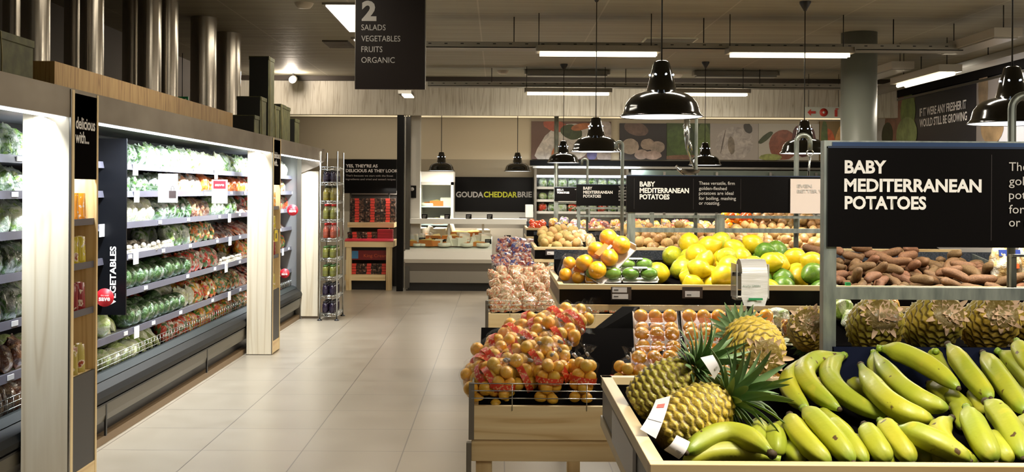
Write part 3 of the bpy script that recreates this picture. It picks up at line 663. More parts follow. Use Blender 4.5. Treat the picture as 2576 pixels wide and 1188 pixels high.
def pillar(Yp, name, sc):
    t = thing('display_pillar', 'tall pale wooden pillar with aisle-side niche shelves, %s' % name, 'shelving pillar', (-2.235, Yp + 0.19, 0), 'wooden niche pillars')
    x0, x1, yb = -2.355, -2.118, Yp + 0.38
    part('front_board', MB().box((x0, Yp, 0.005), (x1 - 0.006, Yp + 0.022, 2.045 if Yp > 8 else 2.045)), PALE_Z, t, bevel=0.002)
    part('rear_board', MB().box((x0, yb - 0.022, 0.005), (x1, yb, 2.045)), PINE_Z, t)
    part('front_edge', MB().box((x1 - 0.006, Yp + 0.001, 0.005), (x1 + 0.002, Yp + 0.012, 2.045)), STEEL, t, 'steel edge trim')
    part('front_lip', MB().box((x1 - 0.03, Yp + 0.022, 0.005), (x1, Yp + 0.055, 2.045)), PINE_Z, t)
    part('niche_back', MB().box((x0, Yp + 0.03, 0.005), (x0 + 0.015, yb - 0.03, 2.04)), PINE_Z, t)
    part('chalk_sign', MB().box((x1 - 0.012, Yp + 0.058, 1.60), (x1 - 0.002, yb - 0.024, 2.03)), mat('matt_chalkboard', (16, 14, 13), 0.8, spec=0.0), t, 'black sign reading delicious with...')
    part('base_panel', MB().box((x1 - 0.02, Yp + 0.058, 0.12), (x1 - 0.004, yb - 0.024, 0.60)), mat('charcoal_panel', (62, 60, 58), 0.5), t, 'charcoal base panel')
    part('base_top', MB().box((x0 + 0.016, Yp + 0.03, 0.585), (x1 - 0.021, yb - 0.024, 0.60)), PINE_Y, t)
    part('skirting', MB().box((x1 - 0.016, Yp + 0.056, 0.008), (x1 - 0.002, yb - 0.022, 0.12)), PINE_Y, t)
    for z in (0.92, 1.16, 1.385):
        s = part('niche_shelf', MB().box((x0 + 0.015, Yp + 0.03, z - 0.02), (x1 - 0.02, yb - 0.022, z)), PINE_Y, t)
        part('shelf_strip', MB().box((x1 - 0.02, Yp + 0.058, z - 0.022), (x1 - 0.012, yb - 0.024, z + 0.012)), PRICE, s, 'grey price strip')
    text('delicious\nwith...', (x1 - 0.0005, Yp + 0.066, 1.855), (0, 1, 0), (0, 0, 1), WHITE, t, width=0.265, bold=0.02, size=0.084, line=0.85)
    for li, (z, pi, nm) in enumerate(((1.385, 0, 'honey coloured'), (1.16, 1, 'yellow'), (0.92, 2, 'dark red'), (0.60, 3, 'pale olive'))):
        for q in range(4):
            y = Yp + 0.165 + q * 0.05
            o = link('sauce_pouch', PCH[pi]); o.location = (x1 - 0.045 - (q % 2) * 0.03, y, z + 0.001); o.rotation_euler = (0, 0, R(30 + q * 9)); o.scale = (0.72, 0.8, 0.95)
            tag(o, '%s sauce pouch, %s from the camera on its niche shelf in the %s' % (nm, ordn(q + 1), sc), 'pouch', 'sauce pouches in the pillars')
pillar(5.41, 'nearest the camera', 'near pillar')
pillar(10.27, 'the farther of two', 'far pillar')
t = thing('niche_card', 'small yellow card on the far pillar niche', 'card', (-2.11, 10.45, 1.0))
part('card_face', MB().box((-2.114, 10.34, 1.06), (-2.110, 10.48, 1.17)), mat('card_yellow', (226, 200, 40), 0.5), t)
part('card_print', MB().box((-2.110, 10.385, 1.09), (-2.109, 10.43, 1.14)), BLACK, t)
# black VEGETABLES blade sign
t = thing('blade_sign', 'tall black blade sign reading VEGETABLES between cooler shelves', 'sign', (-2.47, 6.9, 0.78))
a, b = at(238, 348, 6.9), at(316, 793, 6.9)
part('panel', MB().box((-2.62, 6.9, b.z), (b.x, 6.915, a.z)), mat('sign_navy_black', (12, 13, 17), 0.35, spec=0.2), t)
o = at(291, 768, 6.9); e = at(291, 620, 6.9)
text('VEGETABLES', (o.x, 6.897, o.z), (0, 0, 1), (-1, 0, 0), WHITE, t, width=e.z - o.z, size=0.052, bold=0.03)
part('bracket', MB().box((b.x - 0.02, 6.902, 1.10), (b.x + 0.0, 6.914, 1.2)).box((-2.64, 6.902, 1.66), (-2.60, 6.93, 1.70)), BLACK, t)
def disc(px, py, rpx, Y, label, txt):
    c = at(px, py, Y); r = rpx / F * Y
    t = thing('price_disc', label, 'price sign', c, 'round red save discs')
    part('disc', MB().tube([(c.x, Y, c.z), (c.x, Y + 0.004, c.z)], r, 28), REDT, t)
    part('clip', MB().box((c.x - 0.05, Y + 0.005, c.z - 0.01), (c.x + 0.0, Y + 0.01, c.z + 0.01)), CHROME, t)
    ptext('save', px - rpx * .62, py + rpx * .35, px + rpx * .62, rpx * .55, Y - 0.002, WHITE, t, 0.03)
    ptext('this week', px - rpx * .4, py - rpx * .15, px + rpx * .5, rpx * .2, Y - 0.002, WHITE, t)
disc(263, 749, 23, 6.75, 'red round save disc beside VEGETABLES sign foot', 'save')
disc(736, 529, 14, 12.2, 'red round save disc on upper shelf beyond far pillar', 'save')
disc(716, 688, 12, 12.0, 'red round save disc on lower shelf beyond far pillar', 'save')
# paper notices hung on the shelf fronts
for (x0, y0, x1, y1, Y, lb, kind) in ((398, 437, 447, 510, 7.7, 'white notice with a dark carrier bag picture hung on shelves', 0), (533, 452, 572, 512, 9.25, 'white and red save notice hung on shelf front', 1)):
    a, b = at(x0, y0, Y), at(x1, y1, Y)
    t = thing('shelf_notice', lb, 'notice', ((a.x + b.x) / 2, Y, b.z), 'paper notices on the shelves')
    part('paper', MB().box((a.x, Y, b.z), (b.x, Y + 0.002, a.z)), CARD, t)
    part('clip', MB().box((a.x - 0.07, Y + 0.002, (a.z + b.z) / 2), (a.x + 0.02, Y + 0.006, (a.z + b.z) / 2 + 0.015)), CHROME, t)
    if kind == 0:
        ptext('save', 417, 459, 438, 5, Y, mat('pale_print', (190, 186, 190), 0.5), t)
        p, q = at(425, 480, Y), at(443, 499, Y)
        part('bag_picture', MB().box((p.x, Y - 0.001, q.z), (q.x, Y, p.z)).tube([(p.x + 0.014, Y - 0.001, p.z), (p.x + 0.017, Y - 0.001, p.z + 0.026), ((p.x + q.x) / 2, Y - 0.001, p.z + 0.034), (q.x - 0.017, Y - 0.001, p.z + 0.026), (q.x - 0.014, Y - 0.001, p.z)], 0.0018, 5), mat('print_brown', (70, 56, 56), 0.5), t)
    else:
        p, q = at(537, 455, Y), at(568, 475, Y)
        part('red_block', MB().box((p.x, Y - 0.001, q.z), (q.x, Y, p.z)), REDT, t)
        ptext('save', 541, 468, 564, 7, Y - 0.001, WHITE, t, 0.02)
    k = MB()
    for i in range(6):
        zz = b.z + 0.015 + i * 0.013 if kind else b.z + 0.10 + i * 0.012
        k.box((a.x + 0.02, Y - 0.001, zz), (b.x - 0.02 if kind else a.x + 0.09, Y - 0.0002, zz + 0.004))
    part('print_lines', k, mat('pale_print', (190, 186, 190), 0.5), t)

# stock the shelves: for each shelf a run of kinds from near to far
RUN = {
    0: [('leaf', 5), ('whitecar', 3), ('pale', 6), ('dark', 3), ('leaf', 7), ('pale', 3), ('sprout', 4), ('leaf', 8), ('sprout', 12)],
    1: [('leaf', 5), ('pale', 2), ('leaf', 5), ('dark', 5), ('leaf', 3), ('whitecar', 3), ('carrot', 5), ('carrot', 4), ('tom', 12)],
    2: [('pale', 4), ('leaf', 6), ('sprout', 4), ('dark', 5), ('brown', 3), ('leaf', 5), ('meat', 4), ('tom', 8)],
    3: [('dark', 4), ('leaf', 3), ('mush', 11), ('leaf', 4), ('mixg', 4), ('meat', 7), ('meat', 12)],
    4: [('dark', 5), ('pale', 4), ('broc', 12), ('tom', 6), ('mush', 5), ('mixed', 14)],
    5: [('brown', 4), ('cab', 8), ('celery', 2), ('broc', 8), ('sprout', 3), ('mixed', 5), ('mixg', 6), ('meat', 14)],
    6: [('brown', 4), ('cab', 12), ('celery', 4), ('tom', 4), ('mixed', 5), ('mixed', 4), ('mixg', 5), ('meat', 12)],
}
rnd = random.Random(21)
names6 = ['top', 'second', 'third', 'fourth', 'fifth', 'sixth', 'lowest']
WR = {'cab': 0.15, 'broc': 0.13, 'mush': 0.175, 'meat': 0.17, 'celery': 0.17}
for si in range(7):
    zz = (SH[si][0] - 0.012) if si < 6 else 0.36
    gap = (SH[si - 1][0] - SH[si][0] if si > 0 else 0.22) if si < 6 else 0.27
    for row in range(3 if si == 6 else 2):
        y = 5.2; seq = [k_ for k_, c_ in RUN[si] for _ in range(c_)]; i = 0; cnt = 0
        # section breaks: hidden stretches behind the near pillar are skipped
        while y < 13.1:
            # choose kind by the position along the cooler so both rows agree
            fr = (y - 5.2) / 7.9
            key = seq[min(len(seq) - 1, int(fr * len(seq)))]
            wd = WR.get(key, 0.15) * (1.0 if row == 0 else 1.08)
            y += wd / 2
            xx = (XF - 0.075 - row * 0.16) if si < 6 else (-2.57 - row * 0.16)
            u = proj((xx, y, zz + 0.08))
            vis = -30 < u[0] < 70 or (240 < u[0] < 640) or 700 < u[0] < 765
            if vis and not (row and rnd.random() < 0.1):
                cnt += 1
                tall = key not in ('cab', 'broc', 'mush')
                s = min(1.0, (gap - 0.03) / 0.18) if tall else min(1.0, (gap - 0.05) / 0.14)
                z = zz + 0.001 + (0.0 if si < 6 else row * 0.085)
                if key in ('meat', 'cuc'): lean = R(rnd.uniform(-66, -50))
                elif tall: lean = R(rnd.uniform(-26, -10))
                else: lean = R(-12) if key == 'mush' else 0
                if key == 'celery': lean = R(-48)
                rz = R(90) + R(rnd.uniform(-28, 28))
                sect = 'left of the near pillar' if u[0] < 75 else ('between the two pillars' if u[0] < 660 else 'beyond the far pillar')
                LBL.setdefault((si, row, sect), 0); LBL[(si, row, sect)] += 1
                rw = ['front', 'middle', 'back'][row] if si == 6 else ['front', 'back'][row]
                lb = '%s, %s from camera in %s row, %s cooler shelf, %s' % (DESC[key], ordn(LBL[(si, row, sect)]), rw, names6[si], sect)
                if len(lb.split()) > 16: lb = '%s, %s in %s row, %s shelf, %s' % (DESC[key], ordn(LBL[(si, row, sect)]), rw, names6[si], sect.replace('the ', ''))
                while len(lb.split()) > 16: lb = lb.replace('wrapped ', '', 1) if 'wrapped ' in lb else lb.replace('film ', '', 1).replace(' of ', ' ', 1)
                product(key, (xx + rnd.uniform(-.012, .012), y, z), rz, lean, rnd, lb, '%s on the chilled shelves' % (DESC[key].split(' of ')[0] + 's'), s)
            y += wd / 2

# ------------------------------------------------------------------ steel ducts and boxes above the cooler
for (px, wpx, X) in ((30, 44, -3.25), (87, 70, -3.0), (187, 48, -3.25), (229, 52, -3.0), (332, 46, -3.3), (374, 52, -3.05), (421, 44, -3.0), (510, 72, -3.0), (572, 56, -3.02)):
    Y = -X * F / (CX - px); r = min(0.13, wpx / F * Y / 2) * (1.0 if wpx > 60 else 1.12)
    solo('steel_duct', MB().tube([(X, Y, 2.052), (X, Y, 3.298)], r, 28, cap=False).lathe([(r + .012, 0), (r + .012, .03), (r, .032)], (X, Y, 2.052), 28), DUCT,
         'vertical polished steel duct rising above cooler, %s from the left' % ordn([30, 87, 187, 229, 332, 374, 421, 510, 572].index(px) + 1), 'duct', 'steel ducts above the cooler', origin=(X, Y, 2.052))
OLIVE = mat('olive_box_board', (84, 84, 44), 0.6)
_n = NT(OLIVE); _n.base(_n.ramp(_n.noise(_n.coord((3, 3, 3)), 4, 3), [(0.35, (66, 66, 34)), (0.7, (98, 98, 54))]))
SHADED_FACE = mat('shade_painted_box_face', (22, 22, 18), 0.6)  # near-black paints in the shade on the camera-facing sides
def obox(x0, x1, y0, y1, z0, z1, label, cord=False):
    t = thing('storage_box', label, 'box', ((x0 + x1) / 2, (y0 + y1) / 2, z0), 'dark olive boxes on the cooler')
    part('body', MB().box((x0, y0, z0), (x1, y1, z1)), OLIVE, t, bevel=0.004)
    part('shaded_front', MB().box((x0 + 0.004, y0 - 0.006, z0 + 0.004), (x1 - 0.004, y0 - 0.0005, z1 - 0.004)), SHADED_FACE, t, 'front with its shade painted on')  # thin dark sheet standing for the unlit front of the olive box
    part('lid', MB().box((x0 - 0.004, y0 - 0.002, z1 - 0.03), (x1 + 0.004, y1 + 0.004, z1 + 0.004)), OLIVE, t)
    if cord:
        part('cord', MB().tube([(x1 + 0.006, y0 + 0.04, z0), (x1 + 0.006, y0 + 0.045, (z0 + z1) / 2), (x1 + 0.006, y0 + 0.03, z1)], 0.004, 5), mat('string', (150, 140, 100), 0.8), t)
B0 = 2.052
obox(-2.62, -2.30, 5.0, 5.40, B0, 2.275, 'dark olive box with shade-painted front at left above near pillar', True)
obox(-3.05, -2.66, 5.2, 5.62, B0, 2.40, 'wide olive box at far left above the cooler')
obox(-3.02, -2.70, 5.22, 5.58, 2.405, 2.60, 'olive box stacked at far left above the cooler, topmost')
def Zat(py, Y): return at(700, py, Y).z
for (pl, pr, Y, pt, lb, cd) in ((580, 640, 9.75, 290, 'low dark box at the left foot of the tall box stack', False), (596, 655, 9.95, 243, 'dark stepped box left of tallest box', True),
                                (627, 676, 10.25, 142, 'tallest dark box of the stack above far pillar', True), (655, 690, 10.6, 265, 'olive box right of the tallest box', True),
                                (676, 706, 10.95, 262, 'olive box with cord, second right of tallest box', True), (690, 718, 11.3, 268, 'narrow olive box, third right of tallest box', False),
                                (712, 742, 11.8, 299, 'low olive box at right end of the box stack', False)):
    a, b = at(pl, pt, Y), at(pr, pt, Y)
    obox(a.x, b.x, Y, Y + 0.26, B0, a.z, lb, cd)
# ------------------------------------------------------------------ fruit materials
def fruit(name, c1, c2, c3=None, rough=0.35, bump=0.1, bscale=90, coat=0.25, nscale=6, jitter=0.12):
    m = mat(name, c1, rough, coat=coat); n = NT(m); v = n.coord((1, 1, 1), rnd=True)
    f = n.noise(v, nscale, 3)
    col = n.ramp(f, [(0.35, c1), (0.65, c2)])
    if c3: col = n.mix(n.ramp(n.noise(v, nscale * 3.1, 3), [(0.6, (0, 0, 0)), (0.72, (255, 255, 255))]), col, c3)
    oi = n.add('ShaderNodeObjectInfo'); hs = n.add('ShaderNodeHueSaturation'); mr = n.add('ShaderNodeMapRange')
    n.link(oi.outputs['Random'], mr.inputs[0]); mr.inputs['To Min'].default_value = 1 - jitter; mr.inputs['To Max'].default_value = 1 + jitter * .6
    n.link(mr.outputs[0], hs.inputs['Value']); mr2 = n.add('ShaderNodeMapRange'); n.link(oi.outputs['Random'], mr2.inputs[0]); mr2.inputs['To Min'].default_value = 0.5 + jitter * 0.08; mr2.inputs['To Max'].default_value = 0.5 - jitter * 0.08
    n.link(mr2.outputs[0], hs.inputs['Hue']); n.link(col, hs.inputs['Color']); n.base(hs.outputs[0])
    n.bump(n.noise(v, bscale, 2), bump, 0.01); return m
LEMON = fruit('lemon_skin', (222, 192, 30), (208, 182, 24), (200, 188, 50))
LEMONG = fruit('greenish_lemon_skin', (206, 200, 44), (170, 184, 52), (226, 204, 40))
LIME = fruit('lime_skin', (104, 140, 36), (74, 116, 32), (132, 156, 50))
ORANGE = fruit('orange_skin', (255, 188, 26), (252, 176, 20), None, 0.3, 0.12, 120, 0.3, 4, 0.06)
MANDA = fruit('mandarin_skin', (255, 188, 54), (254, 200, 72), (255, 214, 120), 0.4, 0.2, 60, 0.3, 7, 0.1)
SWEETP = fruit('sweet_potato_skin', (128, 92, 58), (104, 72, 44), (154, 120, 82), 0.6, 0.35, 40, 0.0, 12, 0.2)
POTATO = fruit('potato_skin', (196, 164, 100), (176, 142, 80), (212, 186, 124), 0.6, 0.25, 40, 0.0, 12, 0.2)
ONION = fruit('onion_skin', (186, 148, 92), (158, 118, 68), (206, 174, 118), 0.4, 0.25, 40, 0.2, 9, 0.2)
TOMATO = fruit('tomato_skin', (212, 58, 26), (226, 84, 34), None, 0.2, 0.05, 60, 0.5, 6, 0.15)
PEPPERY = fruit('yellow_pepper_skin', (240, 176, 30), (236, 120, 26), None, 0.2, 0.05, 60, 0.5, 3, 0.15)
APPLE = fruit('red_apple_skin', (190, 50, 44), (216, 110, 60), (220, 160, 90), 0.25, 0.05, 60, 0.5, 5, 0.15)
BAN = fruit('banana_skin', (186, 182, 48), (160, 172, 48), (194, 186, 58), 0.48, 0.08, 60, 0.06, 5, 0.08)
# green towards the ends, dark bruises
n = NT(BAN); hs = [x for x in n.n if x.type == 'HUE_SAT'][0]
gr = n.add('ShaderNodeAttribute', attribute_name='ends'); g = n.ramp(gr.outputs['Fac'], [(0.45, (0, 0, 0)), (1.0, (210, 210, 210))])
c0 = hs.outputs[0]; c1 = n.mix(g, c0, (104, 148, 44))
br = n.ramp(n.noise(n.coord((1, 1, 1), rnd=True), 34, 2), [(0.70, (0, 0, 0)), (0.735, (255, 255, 255))])
c2 = n.mix(br, c1, (90, 66, 30)); n.base(c2)
BANT = mat('banana_tip', (70, 54, 30), 0.7)
LEAFG = mat('pineapple_leaf', (92, 122, 62), 0.5); n = NT(LEAFG)
at_ = n.add('ShaderNodeAttribute', attribute_name='ends')
n.base(n.mix(n.noise(n.coord((1, 1, 1)), 30, 2), n.ramp(at_.outputs['Fac'], [(0.0, (176, 180, 110)), (0.25, (112, 142, 84)), (1.0, (136, 158, 116))]), (96, 128, 76)))
PINE = mat('pineapple_rind', (190, 150, 50), 0.5, coat=0.15); n = NT(PINE)
a1 = n.add('ShaderNodeAttribute', attribute_name='ends')
nz = n.noise(n.coord((1, 1, 1), rnd=True), 5, 2)
base = n.ramp(nz, [(0.35, (176, 166, 64)), (0.5, (212, 184, 72)), (0.65, (224, 188, 80))])
n.base(n.mix(n.ramp(n.noise(n.coord((1, 1, 1)), 120, 2), [(0.55, (0, 0, 0)), (0.7, (150, 150, 150))]), n.mix(n.ramp(a1.outputs['Fac'], [(0.02, (255, 255, 255)), (0.18, (0, 0, 0))]), n.mix(n.ramp(a1.outputs['Fac'], [(0.75, (0, 0, 0)), (0.95, (255, 255, 255))]), base, (226, 206, 156)), (124, 104, 46)), (226, 206, 150)))
n.bump(n.noise(n.coord((1, 1, 1)), 90, 3), 0.4, 0.01)
def setattr_f(me, vals):
    a = me.attributes.new('ends', 'FLOAT', 'POINT'); a.data.foreach_set('value', vals)

# fruit meshes
def fmesh(name, m, shape, seed=0, nu=18, nv=12):
    off = Vector((seed * 7.3, seed * 3.1, seed))
    mb = MB()
    def f(u, v):
        a, b = 2 * PI * u, PI * (v - 0.5)
        d = Vector((math.cos(a) * math.cos(b), math.sin(a) * math.cos(b), math.sin(b)))
        return tuple(shape(d, off))
    mb.grid(f, nu, nv, wrap=True); return mb.mesh(name, m)
def s_lemon(d, off):
    k = 1 + 0.05 * noise.noise(d * 2 + off); p = max(0, abs(d.z) - 0.86) / 0.14
    return Vector((d.x * 0.5 * k, d.y * 0.5 * k, d.z * (0.56 + 0.085 * p) * k))
def s_round(d, off):
    k = 1 + 0.03 * noise.noise(d * 2 + off); z = d.z * 0.47
    if d.z > 0.93: z -= 0.03
    return Vector((d.x * 0.5 * k, d.y * 0.5 * k, z * k))
def s_potato(d, off):
    k = 1 + 0.12 * noise.noise(d * 1.6 + off); return Vector((d.x * 0.55 * k, d.y * 0.48 * k, d.z * 0.46 * k))
def s_sweet(d, off):
    t = d.x; r = 0.27 * (1 - abs(t) ** 3) ** 0.5 + 0.02 if abs(t) < 1 else 0.02
    k = 1 + 0.18 * noise.noise(d * 2.0 + off); ll = math.hypot(d.y, d.z) or 1
    bend = 0.14 * math.sin(t * 2.2 + off.z)
    return Vector((t * 0.85, d.y / ll * r * k * min(1, ll * 3) + bend, d.z / ll * r * k * min(1, ll * 3)))
def s_onion(d, off):
    p = max(0, d.z - 0.82) / 0.18; return Vector((d.x * 0.5, d.y * 0.5, d.z * 0.44 + 0.14 * p))
def s_pepper(d, off):
    a = math.atan2(d.y, d.x); k = 1 + 0.10 * math.cos(4 * a + off.z); return Vector((d.x * 0.46 * k, d.y * 0.46 * k, d.z * 0.5 * (1 - 0.12 * (d.x ** 2 + d.y ** 2 < .1))))
KIND = {}
def kind(key, name, m, shape, size, n_=3):
    KIND[key] = (name, [fmesh(name, m, shape, i + 1) for i in range(n_)], size)
kind('lemon', 'lemon', LEMON, s_lemon, 1); kind('glemon', 'lemon', LEMONG, s_lemon, 1); kind('lime', 'lime', LIME, s_lemon, 1)
kind('orange', 'orange', ORANGE, s_round, 1); kind('manda', 'mandarin', MANDA, s_round, 1)
kind('potato', 'potato', POTATO, s_potato, 1); kind('onion', 'onion', ONION, s_onion, 1); kind('sweet', 'sweet_potato', SWEETP, s_sweet, 1)
kind('rpotato', 'potato', ONION, s_potato, 1); kind('tomato', 'tomato', TOMATO, s_round, 1); kind('pepper', 'bell_pepper', PEPPERY, s_pepper, 1); kind('apple', 'apple', APPLE, s_round, 1)
STALK = MB().tube([(0, 0, 0.44), (0, 0, 0.475)], 0.035, 7).mesh('stalk_scar', mat('stalk_scar', (92, 96, 40), 0.7))

def settle(n_, x0, x1, y0, y1, base, r, rnd, cand=26, top=None, flat=1.0, wallpad=0.0):
    """drop balls one by one into a tray whose floor height is base(x, y): each takes the lowest free spot among some tries"""
    P = []
    for i in range(n_):
        ri = r * rnd.uniform(0.92, 1.08); best = None
        for c in range(cand):
            x = rnd.uniform(x0 + ri, x1 - ri); y = rnd.uniform(y0 + ri, y1 - ri); z = base(x, y) + ri * 0.98
            for (a, b, c_, q) in P:
                d2 = (a - x) ** 2 + (b - y) ** 2; s = (ri + q) * 0.97
                if d2 < s * s: z = max(z, c_ + math.sqrt(s * s - d2))
            h = z - (top(x, y) if top else base(x, y))
            if best is None or h < best[0]: best = (h, x, y, z, ri)
        P.append(best[1:])
    return P
def name_pile(objs, noun, place, rowh):
    """labels by place in the pile: rows counted from the rail upward, then left to right"""
    rows = {}
    for o in objs:
        p = proj(o.location); rows.setdefault(int(-(p[1]) // rowh), []).append((p[0], o))
    ks = sorted(rows)
    rn = {0: 'rail-side'}
    for i, k in enumerate(ks):
        nm = 'lowest' if i == 0 else ('topmost' if i == len(ks) - 1 else ordn(i + 1))
        for j, (x, o) in enumerate(sorted(rows[k], key=lambda a: a[0])):
            nn = noun(o) if callable(noun) else noun
            o['label'] = '%s, %s from left in %s layer of %s' % (nn, ordn(j + 1), nm, place)
def pile(keys, P, rnd, cat, group, noun, place, rowh, rots='any', stalk=False):
    out = []
    for i, (x, y, z, r) in enumerate(P):
        key = keys(i, x, y) if callable(keys) else rnd.choice(keys)
        nm, ms, _ = KIND[key]; o = link(nm, rnd.choice(ms)); o.location = (x, y, z)
        o.rotation_euler = (rnd.uniform(0, 6.28), rnd.uniform(0, 6.28), rnd.uniform(0, 6.28)) if rots == 'any' else (rnd.uniform(-.5, .5), rnd.uniform(-.5, .5), rnd.uniform(-1.5, 1.5))
        o.scale = (2 * r,) * 3; tag(o, 'x', cat(key) if callable(cat) else cat, group(key) if callable(group) else group); o['k'] = key
        out.append(o)
        if stalk and r > 0.04:
            s = link('stalk_scar', STALK, o)
    name_pile(out, noun, place, rowh)
    for o in out: del o['k']
    return out

# ------------------------------------------------------------------ island stands
RZ = 1.05
def upper_bin(Xl, Xr, Yn, Yf, z, label, divs=(), back=0.14, floor_dz=-0.10, rise=0.10, bx=None, bm=None):
    t = thing('produce_crate', label, 'display crate', ((Xl + Xr) / 2, (Yn + Yf) / 2, 0), 'wooden upper produce crates')
    th = 0.03; h = 0.028
    def ring(z0, z1, m1, nm, inset=0.0):
        part(nm + '_front', MB().box((Xl + inset, Yn + inset, z0), (Xr, Yn + th, z1)), PINE_X if m1 is None else m1, t, bevel=0.0015)
        part(nm + '_side', MB().box((Xl + inset, Yn + th, z0), (Xl + th, Yf, z1)), PINE_Y if m1 is None else m1, t, bevel=0.0015)
    ring(z - h, z, None, 'top_rail'); ring(z - 0.11, z - h, SIGNB, 'fascia', 0.006); ring(z - 0.14, z - 0.11, None, 'bottom_rail')
    part('top_rail_back', MB().box((Xl, Yf - th, z - h), (Xr, Yf, z)), PINE_X, t)
    fl = MB().prism([(Yn + th, z + floor_dz - 0.012), (Yf - 0.03, z + floor_dz + rise - 0.012), (Yf - 0.03, z + floor_dz + rise), (Yn + th, z + floor_dz)], Xl + th, Xr, 'X')
    part('bin_liner', fl, LINERB, t)
    part('bin_base', MB().box((Xl + 0.01, Yn + 0.01, z - 0.135), (Xr, Yf - 0.01, z - 0.115)), SIGNB, t)
    part('back_liner', MB().prism([(Yf - 0.05, z - 0.08), (Yf - 0.02, z + back), (Yf - 0.005, z + back), (Yf - 0.03, z - 0.08)], bx or Xl + th, Xr, 'X'), bm or LINER, t, 'slate grey back liner')
    for x in divs:
        part('divider', MB().prism([(Yn + th, z - 0.08), (Yn + th, z - 0.01), (Yf - 0.04, z + back - 0.01), (Yf - 0.04, z - 0.04)], x, x + 0.012, 'X'), GALV, t)
    # trestle
    for (x, y) in ((Xl + 0.06, Yn + 0.1), (Xl + 0.06, Yf - 0.1), (Xr - 0.1, Yn + 0.1), (Xr - 0.1, Yf - 0.1)):
        part('leg', MB().box((x, y, 0), (x + 0.07, y + 0.07, z - 0.14)), PINE_Z, t)
    return t
def ticket(px0, py0, px1, py1, Y, label, two=False):
    a, b = at(px0, py0, Y), at(px1, py1, Y)
    t = thing('price_ticket', label, 'price label', ((a.x + b.x) / 2, Y, b.z), 'price tickets on the crates')
    part('holder', MB().box((a.x, Y - 0.004, b.z), (b.x, Y, a.z)), mat('clear_holder', (66, 60, 60), 0.2), t)
    w_ = b.x - a.x; h = a.z - b.z
    for (f0, f1, g0, g1) in (((.06, .78, .58, .96), (.06, .84, .08, .46)) if two else ((.14, .86, .12, .64),)):
        part('paper', MB().box((a.x + w_ * f0, Y - 0.0055, b.z + h * g0), (a.x + w_ * f1, Y - 0.0042, b.z + h * g1)), CARD, t)
        part('print', MB().box((a.x + w_ * (f0 + .08), Y - 0.0062, b.z + h * (g0 + .16)), (a.x + w_ * (f0 + .3), Y - 0.0056, b.z + h * (g0 + .22))), BLACK, t)
    return t
isl1 = upper_bin(0.288, 2.6, 2.05, 3.04, 1.04, 'banana crate in the foreground with pale wooden rails', back=0.085, floor_dz=-0.12, rise=0.10, bx=0.93, bm=mat('navy_foam_liner', (22, 26, 42), 0.75, spec=0.0))
isl2 = upper_bin(0.33, 3.6, 5.92, 7.0, RZ, 'lemon and sweet potato crate below the nearest pendant lamp', divs=(1.86, 3.02), back=0.13, rise=0.17)
isl3 = upper_bin(0.33, 4.2, 9.9, 10.95, RZ, 'potato crate on the middle stand behind the lemons', back=0.10, rise=0.17)
isl4 = upper_bin(0.37, 4.6, 14.3, 15.3, 1.075, 'tomato and pepper crate on the farthest stand', back=0.06)
# foam backing seen at the left side of the banana crate
part('side_ticket_panel', MB().box((0.2865, 2.30, 0.93), (0.2935, 2.72, 1.01)), CARD, isl1)
for a_ in ((1537, 722, 1588, 755, 5.915, 'double white price ticket under the wrapped avocados', True), (1716, 722, 1767, 751, 5.915, 'white price ticket under the left lemons'),
           (1372, 627, 1400, 643, 9.89, 'white price ticket at left end of potato crate'), (1367, 575, 1388, 588, 14.29, 'white price ticket at left end of tomato crate')):
    ticket(*a_)
# steel frames carrying the name signs
def bar(t, x0, x1, z0, z1, Y, nm='cross_bar', w_=0.03): part(nm, MB().box((x0, Y - w_ / 2, z0), (x1, Y + w_ / 2, z1)), GALV, t)
def sign_frame(px0, px1, Y, top, label, posts, rails, z0=0.0, pw=0.036):
    t = thing('sign_frame', label, 'metal frame', (at(px0, 0, Y).x, Y, 0), 'steel sign frames')
    for (px, tp, w_) in posts:
        c = at(px, tp, Y); part('post', MB().box((c.x - w_ / 2, Y - w_ / 2, z0), (c.x + w_ / 2, Y + w_ / 2, c.z)), GALV, t)
    a = at(px0, 0, Y).x; b = at(px1, 0, Y).x
    for (p0, p1) in rails: bar(t, a, b, at(px0, p1, Y).z, at(px0, p0, Y).z, Y)
    return t
fr1 = sign_frame(2085, 3300, 3.10, 0, 'steel frame post beside the large potato sign', [(2085, 354, 0.036), (3250, 354, 0.036)], [(354, 368), (722, 752)])
fr1b = sign_frame(2546, 3300, 3.75, 0, 'thin steel post showing below the large potato sign at right', [(2548, 640, 0.018), (3250, 640, 0.018)], [(640, 646)])
fr2 = sign_frame(1585, 2900, 7.25, 0, 'steel frame above the back of the lemon crate', [(1588, 440, 0.05), (1811, 540, 0.055), (2640, 440, 0.055)], [(541, 548), (573, 584)])
fr3 = sign_frame(1452, 2260, 11.2, 0, 'steel frame above the back of the potato crate', [(1456, 464, 0.034), (1752, 540, 0.05), (2004, 540, 0.05), (1640, 520, 0.04)], [(521, 526), (541, 546)])
fr4 = sign_frame(1398, 2260, 15.5, 0, 'far steel frame above the tomato crate', [(1400, 470, 0.05), (1480, 508, 0.05), (1960, 500, 0.05)], [(508, 512)])
